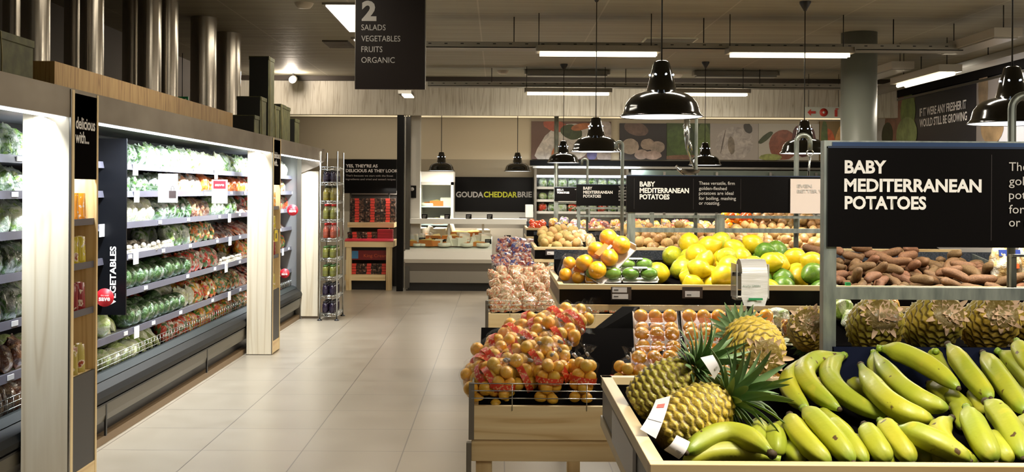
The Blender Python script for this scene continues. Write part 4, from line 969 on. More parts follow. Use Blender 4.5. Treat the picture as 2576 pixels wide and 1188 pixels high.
def cane(px, py, rpx, Y, label, foot, side=1, ring=True, thick=0.03):
    """an upright bar bent over at the top, carrying a hook for bag rolls"""
    c = at(px, py, Y); r = rpx / F * Y
    t = thing('hook_stand', label, 'hook bar', (c.x, Y, foot), 'bent steel hook bars')
    pts = [(c.x, Y, foot), (c.x, Y, c.z - r)] + [(c.x + side * r * (1 - math.cos(a)), Y, c.z - r + r * math.sin(a)) for a in [i * PI / 10 for i in range(1, 11)]]
    pts.append((c.x + side * 2 * r, Y, c.z - r - r * 1.2))
    part('bent_bar', MB().tube(pts, thick / 2, 8), GALV, t)
    ex, ez = c.x + side * 2 * r, c.z - r - r * 1.2
    if ring:
        part('ring', MB().tube([(ex + 0.022 * math.cos(a), Y, ez - 0.02 + 0.022 * math.sin(a)) for a in [i * PI / 8 for i in range(17)]], 0.005, 6), CHROME, t)
        part('hanging_arm', MB().tube([(ex, Y, ez - 0.04), (ex - side * 0.012, Y, ez - 0.2)], 0.007, 6), CHROME, t)
    return t
cane(2004, 340, 17, 7.32, 'bent steel hook bar before the pendant left of the column', 0, 1, thick=0.034)
cane(1752, 285, 12, 7.32, 'bent steel hook bar rising just below the nearest pendant', 0, -1, thick=0.022)
cane(1566, 358, 8, 9.2, 'bent steel hook bar beside the second pendant', 0, -1, ring=False)
cane(1478, 400, 7, 11.3, 'short bent steel hook bar left of the second pendant', 0, -1, ring=False, thick=0.026)
cane(2546, 240, 34, 3.9, 'bent steel hook bar at right edge above large sign', 0, 1)
# folding arm with clips below the nearest pendant
t = thing('bag_clip_arm', 'jointed steel arm with clips hanging from the bar below nearest pendant', 'clip arm', at(1735, 410, 7.32))
part('hanging_arm', MB().tube([at(1728, 300, 7.32), at(1728, 348, 7.32), at(1727, 372, 7.32), at(1748, 425, 7.32)], [0.02, 0.02, 0.008, 0.008], 8), CHROME, t)
part('clip', MB().tube([at(1735, 352, 7.32), at(1742, 385, 7.32)], 0.009, 6).tube([at(1700, 418, 7.32), at(1722, 440, 7.32)], 0.012, 6), CHROME, t)
part('scale_pan', MB().lathe([(0.0, 0.01), (0.06, 0.03), (0.07, 0.05)], at(1735, 446, 7.32), 16), STEEL, t)
# pole from lower ceiling
c1_ = at(1400, 290, 17.3)
solo('steel_pole', MB().tube([(c1_.x, 17.3, 0), (c1_.x, 17.3, SOF)], 0.036, 12).lathe([(0.034, 0), (0.09, 0), (0.09, 0.015), (0.034, 0.015)], (c1_.x, 17.3, SOF - 0.02), 16), GALV, 'tall steel pole rising left of the third pendant lamp', 'pole')
# name signs
def name_sign(px0, py0, px1, py1, Y, label, lines, cap=None, seam=()):
    a, b = at(px0, py0, Y), at(px1, py1, Y)
    t = thing('name_sign', label, 'sign', ((a.x + b.x) / 2, Y, b.z), 'black produce name signs')
    part('panel', MB().box((a.x, Y, b.z), (b.x, Y + 0.012, a.z)), SIGNB, t)
    part('top_trim', MB().box((a.x, Y - 0.003, a.z - 0.004), (b.x, Y + 0.014, a.z + 0.002)), mat('sign_trim', (60, 70, 92), 0.3, 0.5), t)
    for (txt, x0, yb, x1, h, m, bold) in lines: ptext(txt, x0, yb, x1, h, Y, m, t, bold)
    for sx in seam:
        s = at(sx, (py0 + py1) / 2, Y); part('panel_seam', MB().box((s.x, Y - 0.001, b.z + 0.02), (s.x + 0.0015, Y, a.z - 0.02)), mat('seam_grey', (52, 46, 46), 0.4), t)
    return t
name_sign(2083, 369, 3250, 628, 3.07, 'large black sign reading BABY MEDITERRANEAN POTATOES at right', [
    ('BABY', 2124, 435, 2229, 31, WHITE, 0.034), ('MEDITERRANEAN', 2123, 481, 2468, 31, WHITE, 0.034), ('POTATOES', 2124, 525, 2329, 31, WHITE, 0.034),
    ('These versatile, firm', 2537, 430, 2790, 22, GREYT, 0), ('golden-fleshed', 2537, 466, 2730, 22, GREYT, 0), ('potatoes are ideal', 2537, 501, 2770, 22, GREYT, 0), ('for boiling, mashing', 2537, 537, 2790, 22, GREYT, 0), ('or roasting.', 2537, 570, 2680, 22, GREYT, 0)], seam=(2493,))
part('blue_top_bar', MB().box((at(2098, 0, 3.07).x, 3.075, at(2098, 371, 3.07).z), (at(3250, 0, 3.07).x, 3.098, at(2098, 357, 3.07).z)), mat('blue_steel_bar', (70, 92, 132), 0.3, 0.6), fr1, 'bluish top bar')
name_sign(1576, 441, 2760, 541, 7.2, 'middle black potato sign with description and EVEN BETTER card', [
    ('BABY', 1609, 469, 1648, 12, WHITE, 0.034), ('MEDITERRANEAN', 1609, 485, 1733, 12, WHITE, 0.034), ('POTATOES', 1609, 501, 1684, 12, WHITE, 0.034),
    ('These versatile, firm', 1758, 465, 1848, 8.5, GREYT, 0), ('golden-fleshed', 1758, 478, 1828, 8.5, GREYT, 0), ('potatoes are ideal', 1758, 490, 1845, 8.5, GREYT, 0), ('for boiling, mashing', 1758, 503, 1851, 8.5, GREYT, 0), ('or roasting.', 1758, 515, 1811, 8.5, GREYT, 0)], seam=(1595, 1744, 1863))
a, b = at(1989, 450, 7.18), at(2110, 538, 7.18)
t = thing('price_card', 'pale card reading EVEN BETTER VALUE on the middle potato sign', 'card', ((a.x + b.x) / 2, 7.18, b.z))
part('card_face', MB().box((a.x, 7.18, b.z), (b.x, 7.19, a.z)), mat('blush_card', (222, 208, 200), 0.5), t)
ptext('EVEN', 2005, 472, 2042, 8, 7.18, GREYT, t, 0.03); ptext('BETTER VALUE', 2005, 485, 2104, 8, 7.18, GREYT, t, 0.03)
name_sign(1450, 464, 2150, 522, 11.155, 'third black potato sign seen left of middle sign', [
    ('BABY', 1467, 477, 1490, 7, WHITE, 0.034), ('MEDITERRANEAN', 1467, 487, 1541, 7, WHITE, 0.034), ('POTATOES', 1467, 497, 1512, 7, WHITE, 0.034),
    ('These versatile, firm', 1556, 474, 1610, 5, GREYT, 0), ('golden-fleshed', 1556, 482, 1598, 5, GREYT, 0), ('potatoes are ideal', 1556, 489, 1608, 5, GREYT, 0), ('for boiling, mashing', 1556, 497, 1612, 5, GREYT, 0), ('or roasting.', 1556, 505, 1588, 5, GREYT, 0)])
name_sign(1395, 471, 1900, 509, 15.455, 'farthest small black sign reading BELLA TOMATOES', [
    ('BELLA', 1401, 480, 1418, 4.6, WHITE, 0.03), ('TOMATOES', 1401, 487, 1432, 4.6, WHITE, 0.03), ('Sweet', 1446, 478, 1456, 3, GREYT, 0)])

# ------------------------------------------------------------------ low bins on the aisle side
def low_bin(Xl, Xr, Yn, Yf, label, rise, two=True, ztop=0.60, shelf=True):
    t = thing('aisle_bin', label, 'display bin', ((Xl + Xr) / 2, (Yn + Yf) / 2, 0), 'low wooden bins with wire rails')
    part('front_board', MB().box((Xl + 0.01, Yn, ztop - 0.15), (Xr, Yn + 0.025, ztop)), PINE_X, t, bevel=0.002)
    part('lower_board', MB().box((Xl, Yn + 0.02, ztop - 0.25), (Xr, Yn + 0.045, ztop - 0.155)), PINE_X, t, bevel=0.002)
    part('side_board', MB().box((Xl + 0.012, Yn + 0.025, ztop - 0.24), (Xl + 0.03, Yf, ztop)), PINE_Y, t)
    part('side_guard', MB().box((Xl + 0.002, Yn + 0.03, ztop), (Xl + 0.010, Yf, ztop + 0.10)), GALV, t)
    part('corner_bracket', MB().box((Xl - 0.012, Yn - 0.004, ztop - 0.15), (Xl + 0.012, Yn + 0.03, ztop + 0.10)), STEEL, t)
    part('lower_bracket', MB().box((Xl - 0.022, Yn + 0.0, ztop - 0.45), (Xl, Yn + 0.04, ztop - 0.165)), STEEL, t)
    zb = ztop - 0.02
    part('slope_panel', MB().prism([(Yn + 0.03, zb), (Yf, zb + rise), (Yf, zb + rise - 0.015), (Yn + 0.03, zb - 0.015)], Xl + 0.03, Xr, 'X'), LINERB, t)
    k = MB()
    for z in (0.035, 0.068, 0.10): k.tube([(Xl, Yn - 0.006, ztop + z), (Xr, Yn - 0.006, ztop + z)], 0.0022, 6)
    x = Xl + 0.18
    while x < Xr: k.tube([(x, Yn - 0.004, ztop - 0.02), (x, Yn - 0.004, ztop + 0.10)], 0.0022, 6); x += 0.33
    part('wire_rail', k, CHROME, t)
    for (x, y) in ((Xl + 0.02, Yn + 0.05), (Xl + 0.02, Yf - 0.1), (Xr - 0.1, Yn + 0.05), (Xr - 0.1, Yf - 0.1)):
        part('leg', MB().box((x, y, 0), (x + 0.07, y + 0.07, ztop - 0.25)), PINE_Z, t)
    return t
b2 = low_bin(-0.112, 0.75, 4.84, 5.62, 'near low wooden bin of bagged mandarins with wire rail', 0.27)
b3 = low_bin(-0.082, 1.0, 8.5, 9.6, 'second low wooden bin piled with pink speckled bags', 0.20)
b4 = low_bin(-0.055, 0.9, 12.6, 13.9, 'farthest low wooden bin with mixed bags', 0.18)
# dark slope that carries the orange punnets, and the curved divider beside it
t = thing('display_slope', 'black sloping display under the lemon crate holding orange punnets', 'display stand', (2.0, 5.2, 0))
part('slope_board', MB().prism([(4.88, 0.62), (5.72, 0.93), (5.72, 0.905), (4.88, 0.595)], 0.83, 3.5, 'X'), LINERB, t)
part('slope_front', MB().box((0.77, 4.84, 0.0), (3.5, 4.87, 0.64)), PINE_X, t)
part('slope_leg', MB().box((3.42, 4.88, 0), (3.49, 5.6, 0.59)).box((0.84, 5.5, 0), (0.9, 5.6, 0.7)), PINE_Z, t)
def cd(u, v):
    y = 4.9 + 0.75 * u; zt = 0.72 + 0.20 * math.sin(min(1.0, u * 1.3) * PI / 2); zb = 0.60 + 0.26 * u
    return (0.79 - 0.05 * math.sin(u * PI), y, zb - 0.02 + (zt - zb + 0.02) * v)
part('curved_divider', MB().grid(cd, 20, 4).grid(lambda u, v: (cd(u, v)[0] + 0.014, cd(u, v)[1], cd(u, v)[2]), 20, 4).grid(lambda u, v: (cd(u, 1)[0] + 0.014 * v, cd(u, 1)[1], cd(u, 1)[2]), 20, 2), mat('charcoal_divider', (10, 9, 9), 0.45, spec=0.2), t)
# diagonal black panel under the lemon crate's left end
t = b2
p1, p2 = at(1566, 772, 5.80), at(1440, 872, 5.72)
part('diagonal_panel', MB()._add([p1, p2, (p2.x, 5.72, 0.42), (0.755, 5.75, 0.42), (0.755, 5.80, p1.z), (p1.x, 5.815, p1.z), (p2.x, 5.735, p2.z), (p2.x, 5.735, 0.42), (0.755, 5.765, 0.42), (0.755, 5.815, p1.z)],
     [(0, 1, 2, 3, 4), (9, 8, 7, 6, 5), (0, 5, 6, 1), (4, 9, 5, 0)]), mat('charcoal_divider', (10, 9, 9), 0.45, spec=0.2), t)
t = [o for o in SC.objects if o.name == 'display_slope'][0]
part('back_sheet', MB().box((0.75, 5.9, 0.3), (3.5, 5.92, 0.9)), LINERB, t)
# ------------------------------------------------------------------ loose produce on the middle stands
rnd = random.Random(5)
def floor2(x, y): return RZ - 0.10 + 0.17 * (y - 5.95) / 1.02
P = settle(52, 1.02, 1.855, 5.955, 6.9, floor2, 0.062, rnd)
P += [(0.93 + 0, 6.35, floor2(0, 6.35) + 0.066, 0.064)]
pile(lambda i, x, y: rnd.choice(['lime', 'glemon', 'lemon', 'lemon', 'lime'] if x > 1.5 else ['lemon', 'lemon', 'lemon', 'lemon', 'glemon']), P, rnd, lambda k: 'lime' if k == 'lime' else 'lemon', lambda k: ('limes' if k == 'lime' else 'lemons') + ' in the lemon crate',
     lambda o: {'lemon': 'yellow lemon', 'glemon': 'yellow-green lemon', 'lime': 'green lime'}[o['k']], 'the lemon pile', 17, stalk=True)
P = settle(98, 1.9, 3.0, 5.955, 6.85, floor2, 0.047, rnd)
pile(['sweet'], P, rnd, 'sweet potato', 'sweet potatoes in the crate', 'brown sweet potato', 'the sweet potato pile', 16, rots='flat')
def floor3(x, y): return RZ - 0.10 + 0.17 * (y - 9.93) / 1.0
P = settle(56, 0.37, 0.80, 9.95, 10.75, floor3, 0.043, rnd)
pile(['potato'], P, rnd, 'potato', 'loose potatoes in the crate', 'loose potato', 'the left pile in the middle crate', 9)
P = settle(230, 1.20, 3.15, 9.95, 10.85, floor3, 0.046, rnd)
pile(['rpotato', 'potato', 'rpotato'], P, rnd, 'potato', 'round brown potatoes in the crate', 'round brown potato', 'pile behind middle sign frame', 9)
def floor4(x, y): return 0.975 + 0.10 * (y - 14.33) / 0.95
P = settle(26, 0.40, 0.66, 14.35, 14.95, floor4, 0.040, rnd)
pile(['tomato'], P, rnd, 'tomato', 'tomatoes on the farthest stand', 'red tomato', 'the left pile on farthest stand', 9)
P = settle(28, 3.02, 3.40, 14.35, 14.9, floor4, 0.055, rnd)
pile(['pepper', 'pepper', 'tomato'], P, rnd, 'pepper', 'yellow and orange peppers on the farthest stand', 'yellow or orange pepper', 'pepper pile on farthest stand', 9)
P = settle(70, 3.42, 4.4, 14.35, 14.95, floor4, 0.058, rnd)
pile(['onion'], P, rnd, 'onion', 'onions on the farthest stand', 'brown onion', 'onion pile on farthest stand', 9)

# bagged produce on the stands
PM['pink'] = pack_mat('speckled_net_bag', [(220, 192, 146), (212, 158, 104), (230, 210, 170), (186, 138, 92), (216, 110, 60)], 60, 0.3, wht=(234, 218, 192))
PM['blueb'] = pack_mat('blue_labelled_bag', [(206, 120, 100), (60, 70, 150), (226, 190, 170), (150, 60, 60)], 26, 0.35)
PM['yell'] = pack_mat('yellow_fruit_bag', [(232, 176, 50), (214, 150, 40), (240, 210, 110), (180, 120, 70)], 26, 0.34)
PM['redf'] = pack_mat('red_fruit_bag', [(180, 50, 50), (214, 90, 60), (230, 160, 110), (120, 40, 50)], 26, 0.34)
PM['egg'] = pack_mat('purple_mixed_bag', [(96, 60, 110), (206, 160, 60), (180, 150, 170), (90, 110, 60)], 26, 0.34)
PM['pot'] = pack_mat('washed_potato_bag', [(206, 178, 120), (190, 156, 96), (226, 206, 160)], 18, 0.42)
def bagset(spec, place, group, rnd):
    """spec: (kind, px, py, Y, scale, what) placed where the photo shows them"""
    out = {}
    for (key, px, py, Y, s, what) in spec:
        c = at(px, py, Y)
        o = link('produce_bag', packed(rnd.choice(PILLOW), key)); o.location = c
        o.rotation_euler = (R(rnd.uniform(-50, -30)), R(rnd.uniform(-12, 12)), R(rnd.uniform(-25, 25))); o.scale = (s, s, s)
        tag(o, 'x', 'bag', group); out.setdefault(what, []).append((px, o))
    for what, l in out.items():
        for j, (px, o) in enumerate(sorted(l, key=lambda a: a[0])): o['label'] = '%s, %s from left, %s' % (what, ordn(j + 1), place)
# second low bin: pink speckled bags heaped on the slope
spec = []
def heap(Xl, Xr, Yn, Yf, zf, rise, nx, ny, key, what, s, rnd, place, group, layers=1):
    objs = []
    for j in range(ny):
        for i in range(nx):
            y = Yn + (Yf - Yn) * (j + 0.5) / ny + rnd.uniform(-.02, .02); x = Xl + (Xr - Xl) * (i + 0.5 + 0.35 * (j % 2) - 0.17) / nx + rnd.uniform(-.015, .015)
            z = zf + rise * (y - Yn) / (Yf - Yn)
            kk = key(i, j) if callable(key) else key
            o = link({'pink': 'shallot_bag', 'pot': 'potato_bag', 'leaf': 'salad_bag'}.get(kk, 'fruit_bag'), packed(rnd.choice(PILLOW), kk)); o.location = (x, y, z)
            o.rotation_euler = (R(rnd.uniform(-62, -38)), R(rnd.uniform(-25, 25)), R(rnd.uniform(-35, 35))); o.scale = (s * rnd.uniform(.9, 1.1),) * 3
            w_ = what(kk) if callable(what) else what
            tag(o, '%s, %s from left in %s row of %s' % (w_, ordn(i + 1), 'front' if j == 0 else (ordn(j + 1)), place), 'bag', group)
heap(-0.03, 0.98, 8.56, 9.5, 0.585, 0.25, 12, 8, 'pink', 'pink speckled produce bag', 0.72, rnd, 'the second low bin', 'pink speckled bags in the second low bin')
heap(-0.01, 0.62, 12.68, 13.7, 0.585, 0.30, 7, 6, lambda i, j: 'blueb' if i < 5 or j > 0 else 'leaf', lambda k: 'red bag with blue label' if k == 'blueb' else 'green vegetable bag', 0.85, rnd, 'the farthest low bin', 'mixed bags in the farthest low bin')
heap(0.66, 0.88, 12.66, 13.0, 0.60, 0.1, 3, 2, lambda i, j: ['leaf', 'yell', 'mixed'][i], 'small bag', 0.9, rnd, 'the farthest low bin right end', 'mixed bags in the farthest low bin')
heap(0.72, 1.50, 14.36, 15.0, 0.985, 0.10, 6, 3, lambda i, j: ['redf', 'egg', 'yell', 'egg', 'redf', 'yell'][(i + j) % 6], 'mixed coloured produce bag', 0.85, rnd, 'the farthest crate, left end', 'bags on the farthest stand')
heap(1.55, 3.0, 14.36, 15.0, 0.985, 0.10, 10, 3, lambda i, j: ['yell', 'redf', 'yell', 'pink', 'egg'][(i * 2 + j) % 5], 'yellow or red fruit bag', 0.85, rnd, 'the farthest crate, middle', 'bags on the farthest stand')
heap(0.66, 0.90, 9.98, 10.5, 1.03, 0.10, 3, 3, 'pot', 'clear washed potato bag', 0.6, rnd, 'the middle crate', 'washed potato bags in the middle crate')
heap(1.02, 1.17, 9.98, 10.6, 0.98, 0.10, 1, 3, 'pot', 'clear potato bag', 0.7, rnd, 'middle crate right bay', 'washed potato bags in the middle crate')
# brown sacks at the right end of the sweet potato crate
for i, px in enumerate((2534, 2600)):
    o = link('produce_sack', packed(PILLOW[i], 'pot')); c = at(px, 708, 6.25); o.location = c; o.rotation_euler = (R(-12), 0, R(5)); o.scale = (1.15, 1.3, 1.05)
    tag(o, ['pale potato sack right of the sweet potatoes', 'pale potato sack at the right edge behind the thin post'][i], 'sack', 'potato sacks by the sweet potatoes')
    part('blue_label', MB().box((-0.055, -0.045, 0.13), (0.055, -0.04, 0.165)), mat('label_blue', (48, 70, 150), 0.5), o, world=False, label='blue label')
    part('orange_label', MB().box((-0.02, -0.062, 0.06), (0.03, -0.058, 0.085)), mat('label_orange', (230, 90, 40), 0.5), o, world=False, label='orange label')

# ------------------------------------------------------------------ orange punnets
def make_punnet(cols=3, rows=2, r=0.034, key='orange', sx=1.0):
    t = thing('orange_punnet', 'x', 'punnet'); w_, d = cols * 2 * r * sx + 0.006, rows * 2 * r + 0.006
    part('tray', MB().prism([(-w_ / 2, 0.022), (-w_ / 2 + 0.008, 0), (w_ / 2 - 0.008, 0), (w_ / 2, 0.022), (w_ / 2 - 0.003, 0.022), (w_ / 2 - 0.01, 0.004), (-w_ / 2 + 0.01, 0.004), (-w_ / 2 + 0.003, 0.022)], -d / 2, d / 2, 'Y'), CARD, t, 'white tray', world=False)
    nm, ms, _ = KIND[key]
    for a in range(cols):
        for b in range(rows):
            o = link(nm, ms[(a + b) % 3], t); o.location = ((a - (cols - 1) / 2) * 2 * r * sx, (b - (rows - 1) / 2) * 2 * r, r + 0.005); o.scale = (2 * r * sx, 2 * r, 2 * r)
            o.rotation_euler = (a * 1.1, b * 0.7, a + b) if sx == 1 else (a * 1.1, 0, 0)
    def f(u, v):
        a = 2 * PI * u; e = 0.5
        x = math.copysign(abs(math.cos(a)) ** .35, math.cos(a)) * (w_ / 2 + .002); y = math.copysign(abs(math.sin(a)) ** .35, math.sin(a)) * (d / 2 + .002)
        k = 1 if v < 0.6 else 1 - ((v - .6) / .4) ** 2.2 * 1.0
        return (x * k, y * k, 0.014 + (r * 2 - 0.008) * min(1, v / .62))
    part('film', MB().grid(f, 40, 12, wrap=True), FILM, t, 'clear stretch film', world=False)
    if key == 'orange': part('label', MB().box((-0.028, -0.020, 2 * r - 0.0015), (0.028, 0.006, 2 * r + 0.0005)), mat('orange_label_print', (222, 130, 60), 0.4), t, world=False, label='orange and white label')
    if key == 'orange': part('barcode', MB().box((0.012, -0.030, 2 * r - 0.0015), (0.034, -0.019, 2 * r + 0.0005)), CARD, t, world=False)
    return t
pun = Proto(make_punnet())
PP = [(1646, 928, 5.02, 'front'), (1778, 930, 5.02, 'front'), (1652, 868, 5.16, 'second'), (1778, 868, 5.16, 'second'), (1904, 866, 5.16, 'second'), (1648, 822, 5.36, 'third'), (1770, 822, 5.36, 'third'), (1890, 822, 5.36, 'third'), (1905, 932, 5.02, 'front')]
cnt = {}
for (px, py, Y, rw) in PP:
    cnt[rw] = cnt.get(rw, 0) + 1
    pun.place(at(px, py, Y), (R(52), 0, R(rnd.uniform(-4, 4))), 1.04, 'wrapped punnet of six oranges, %s from left in %s row under lemon crate' % (ordn(cnt[rw]), rw), 'orange punnets under the lemon crate')
# two punnets tipped up at the left end of the lemon crate
pun.place(at(1524, 655, 6.12), (R(28), R(-42), R(24)), (1.5, 1.5, 1.5), 'wrapped orange punnet tipped up at left in the lemon crate')
pun.place(at(1462, 692, 6.14), (R(58), R(10), R(-20)), (1.1, 1.1, 1.1), 'smaller wrapped orange punnet lying at left corner of lemon crate')
# wrapped green packs
kind('avocado', 'avocado', fruit('avocado_skin', (112, 150, 54), (90, 132, 44), (140, 168, 70), 0.3, 0.1, 50, 0.5), s_round, 1)
gp = make_punnet(2, 1, 0.046, 'avocado', 1.35)
part('label', MB().box((-0.05, -0.022, 0.0935), (0.05, 0.018, 0.0945)), mat('grey_film_label', (170, 180, 176), 0.3), gp, world=False, label='silvery label'); gp.name = 'avocado_pack'; tag(gp, 'x', 'pack')
gpk = Proto(gp)
for (px, py, Y, lb) in ((1518, 706, 6.05, 'wrapped green fruit pack at the rail, left of two'), (1609, 706, 6.05, 'wrapped green fruit pack at the rail, right of two'), (1598, 682, 6.3, 'wrapped green fruit pack lying behind the front two')):
    gpk.place(at(px, py, Y), (R(14), 0, R(rnd.uniform(-4, 4))), 0.80, lb, 'wrapped green fruit packs')
# bags of lemons on the dark slope at right
for i, (px, py, Y) in enumerate(((2000, 850, 5.35), (2040, 900, 5.15), (1985, 905, 5.1), (2035, 830, 5.5), (1960, 825, 5.5), (2120, 800, 5.55), (2240, 790, 5.6), (2160, 830, 5.45), (2580, 830, 5.45))):
    o = link('lemon_bag', packed(PILLOW[i % 5], ['yell', 'pale', 'celery'][i % 3])); o.location = at(px, py, Y); o.rotation_euler = (R(-40), R(rnd.uniform(-20, 20)), R(rnd.uniform(-30, 30))); o.scale = (0.8, 1.1, 0.6)
    tag(o, 'pale yellow fruit bag on the dark slope behind pineapples, %s from left' % ordn([1960, 1985, 2000, 2035, 2040, 2120, 2160, 2240, 2580].index(px) + 1), 'bag', 'fruit bags on the dark slope')

# ------------------------------------------------------------------ net bags of mandarins
NETL = mat('red_net_label', (222, 80, 44), 0.4); n = NT(NETL); n.base(n.ramp(n.vor(n.coord((1, 1, 1)), 90, 'Distance'), [(0.0, (244, 210, 170)), (0.25, (236, 170, 110)), (0.5, (224, 66, 38))]))
def make_netbag(seed):
    q = random.Random(seed); t = thing('mandarin_bag', 'x', 'bag')
    nm, ms, _ = KIND['manda']; r = 0.031
    for i in range(4):
        for k in range(3):
            a = 2 * PI * k / 3 + i * 1.0; rr = 0.036 if i < 3 else 0.033
            o = link(nm, q.choice(ms), t); o.location = (-0.082 + i * 0.054 + q.uniform(-.004, .004), rr * math.cos(a), 0.066 + rr * math.sin(a)); o.scale = (2 * r * q.uniform(.94, 1.06),) * 3
            o.rotation_euler = (q.uniform(0, 6), q.uniform(0, 6), 0)
    def hull(u, v):
        a = 2 * PI * u; x = -0.118 + 0.30 * v
        if v < 0.08: k = 0.2 + 0.8 * (v / 0.08) ** .5
        elif v < 0.72: k = 1
        elif v < 0.85: k = 1 - 0.86 * ((v - .72) / .13) ** .8
        else: k = 0.14 + 0.42 * ((v - .85) / .15)
        k *= 1 + 0.06 * noise.noise(Vector((x * 28, math.cos(a) * 2, math.sin(a) * 2 + seed))) + (0.35 * noise.noise(Vector((x * 70, math.cos(a) * 5, math.sin(a) * 5))) if v > .85 else 0)
        return (x, 0.069 * k * math.cos(a), 0.067 + 0.069 * k * math.sin(a))
    part('net_film', MB().grid(hull, 26, 26, wrap=True), FILM, t, 'clear film sleeve', world=False)
    part('label_band', MB().grid(lambda u, v: ((-0.006 + 0.03 * v), 0.0705 * math.cos(PI * 2 * u), 0.067 + 0.0705 * math.sin(PI * 2 * u)), 30, 3, wrap=True), NETL, t, 'red label band', world=False)
    part('tie', MB().tube([(0.132, -0.012, 0.067), (0.137, 0.012, 0.067)], 0.008, 8), mat('grey_tie', (150, 146, 140), 0.4), t, world=False)
    return t
nb = [Proto(make_netbag(3)), Proto(make_netbag(8))]
NB = [(1258, 985, 4.95, -82, 30, 0), (1378, 970, 4.96, -84, -20, 0), (1462, 968, 4.96, -80, 10, 0), (1562, 975, 4.97, -78, 15, 0),
      (1225, 962, 5.02, -40, -30, 1), (1312, 965, 5.03, -25, 10, 1), (1395, 950, 5.08, -30, 35, 1),
      (1232, 925, 5.12, -30, 20, 1), (1300, 915, 5.14, -35, -20, 1), (1370, 905, 5.16, -20, 25, 1),
      (1250, 890, 5.24, -25, -15, 2), (1325, 880, 5.26, -30, 25, 2), (1400, 872, 5.26, -22, 10, 2),
      (1285, 862, 5.34, -20, 30, 2), (1350, 848, 5.36, -28, -18, 2), (1418, 838, 5.36, -30, 28, 2), (1436, 828, 5.38, -28, 38, 2), (1395, 818, 5.46, -20, 20, 2), (1232, 975, 4.99, -30, 10, 1), (1215, 940, 5.1, -30, 50, 1), (1268, 940, 5.06, -20, -25, 1), (1345, 930, 5.08, -28, 15, 1), (1290, 890, 5.24, -25, 15, 2), (1350, 900, 5.18, -26, -30, 1), (1330, 832, 5.46, -20, -20, 2)]
rown = ['standing at the wire rail', 'in the lower heap', 'in the upper heap']
cnt = {}
for i, (px, py, Y, tilt, rz, rw) in enumerate(sorted(NB, key=lambda a: (a[5], a[0]))):
    cnt[rw] = cnt.get(rw, 0) + 1; c = at(px, py, Y)
    m = Matrix.Rotation(R(rz if rw else 0), 4, 'Z') @ Matrix.Rotation(R(tilt), 4, 'Y') @ Matrix.Rotation(R(rz), 4, 'X')
    off = m @ Vector((0, 0, 0.067)); e = m.to_euler()
    nb[i % 2].place(c - off + Vector((0, 0, 0.02)), e, 1.04 if rw else 0.9, 'clear bag of mandarins with red label, %s from left %s' % (ordn(cnt[rw]), rown[rw]), 'mandarin bags in the near low bin')

# ------------------------------------------------------------------ bananas
A0, B0_, YB = 0.925, 0.11, 2.08
def ray(px, py, h):
    c = at(px, py, 1.0); u, v = c.x, (HC - c.z)
    Y = (HC - A0 + B0_ * YB - h) / (v + B0_); Y = max(2.12, min(Y, 3.0)); return Vector((u * Y, Y, HC - v * Y))
def banana_mesh(p0, p1, p2, r, stem=0.0):
    """p0 is the stem end; the fruit bends through p1 to p2; five soft edges, tapering neck and dark tip"""
    ctrl = p1 * 2 - (p0 + p2) * 0.5; N_ = 22; pts = []; rs = []; ends = []
    for i in range(N_):
        t = i / (N_ - 1); pts.append(p0 * (1 - t) ** 2 + ctrl * 2 * t * (1 - t) + p2 * t * t)
        k = 1.0
        if t < 0.26: k = 0.32 + 0.68 * math.sin(t / 0.26 * PI / 2) ** 1.5
        elif t > 0.62: q = (t - 0.62) / 0.38; k = 1 - 0.22 * q - 0.56 * q ** 5
        rs.append(r * k); ends.append(max(0, 1 - t / 0.24) if t < .5 else max(0, (t - 0.80) / 0.2))
    mb = MB(); mb.tube(pts, rs, 20, sq=lambda a: 1 + 0.060 * math.cos(5 * a + 0.4) - 0.012 * math.cos(10 * a + 0.8))
    return mb, [e for e in ends for _ in range(20)], pts
def bunch(label, specs, cat='banana bunch'):
    fr = []
    for s_ in specs:
        a, b, c = s_[0], s_[1], s_[2]; h = s_[3]; h2 = s_[4] if len(s_) > 4 else h
        fr.append((ray(a[0], a[1], h), ray(b[0], b[1], (h + h2) / 2 + 0.012), ray(c[0], c[1], h2)))
    o0 = fr[0][0]; t = thing('banana_bunch' if len(specs) > 1 else 'banana', label, cat, (o0.x, o0.y, o0.z - 0.02), 'bananas in the foreground crate')
    for i, (p0, p1, p2) in enumerate(fr):
        rr = (specs[i][5] if len(specs[i]) > 5 else 0.0195) * 1.24
        mb, ends, pts = banana_mesh(p0, p1, p2, rr)
        b = part('banana' if len(specs) > 1 else 'peel', mb, BAN, t); setattr_f(b.data, ends)
        d = (pts[-1] - pts[-2]).normalized(); part('blossom_tip', MB().tube([pts[-1] - d * 0.001, pts[-1] + d * 0.005], [rr * .26, rr * .18], 8), BANT, b, 'dark tip')
        d0 = (pts[0] - pts[1]).normalized(); mb2 = MB().tube([pts[0] + d0 * -0.002, pts[0] + d0 * 0.012], [rr * .34, rr * .38], 8)
        st = part('stem', mb2, BAN if i else BANT, b, 'stem'); 
        if st.data.materials[0] == BAN: setattr_f(st.data, [1.0] * len(st.data.vertices))
    return t
def c4(u, v): return (1976 + u / 2.652, 740 + v / 2.652)
def c3(u, v): return (1500 + u / 2.652, 740 + v / 2.652)
def B4(a, b, c, h, h2=None, r=0.0195): return (c4(*a), c4(*b), c4(*c), h, h if h2 is None else h2, r)
def B3(a, b, c, h, h2=None, r=0.0195): return (c3(*a), c3(*b), c3(*c), h, h if h2 is None else h2, r)
bunch('green-yellow banana bunch at left back, joined at a dark stem', [B4((330, 425), (35, 560), (150, 770), 0.05, 0.045, 0.021), B4((370, 410), (125, 520), (360, 770), 0.075, 0.05, 0.022), B4((385, 415), (310, 590), (675, 830), 0.06, 0.04, 0.021)])
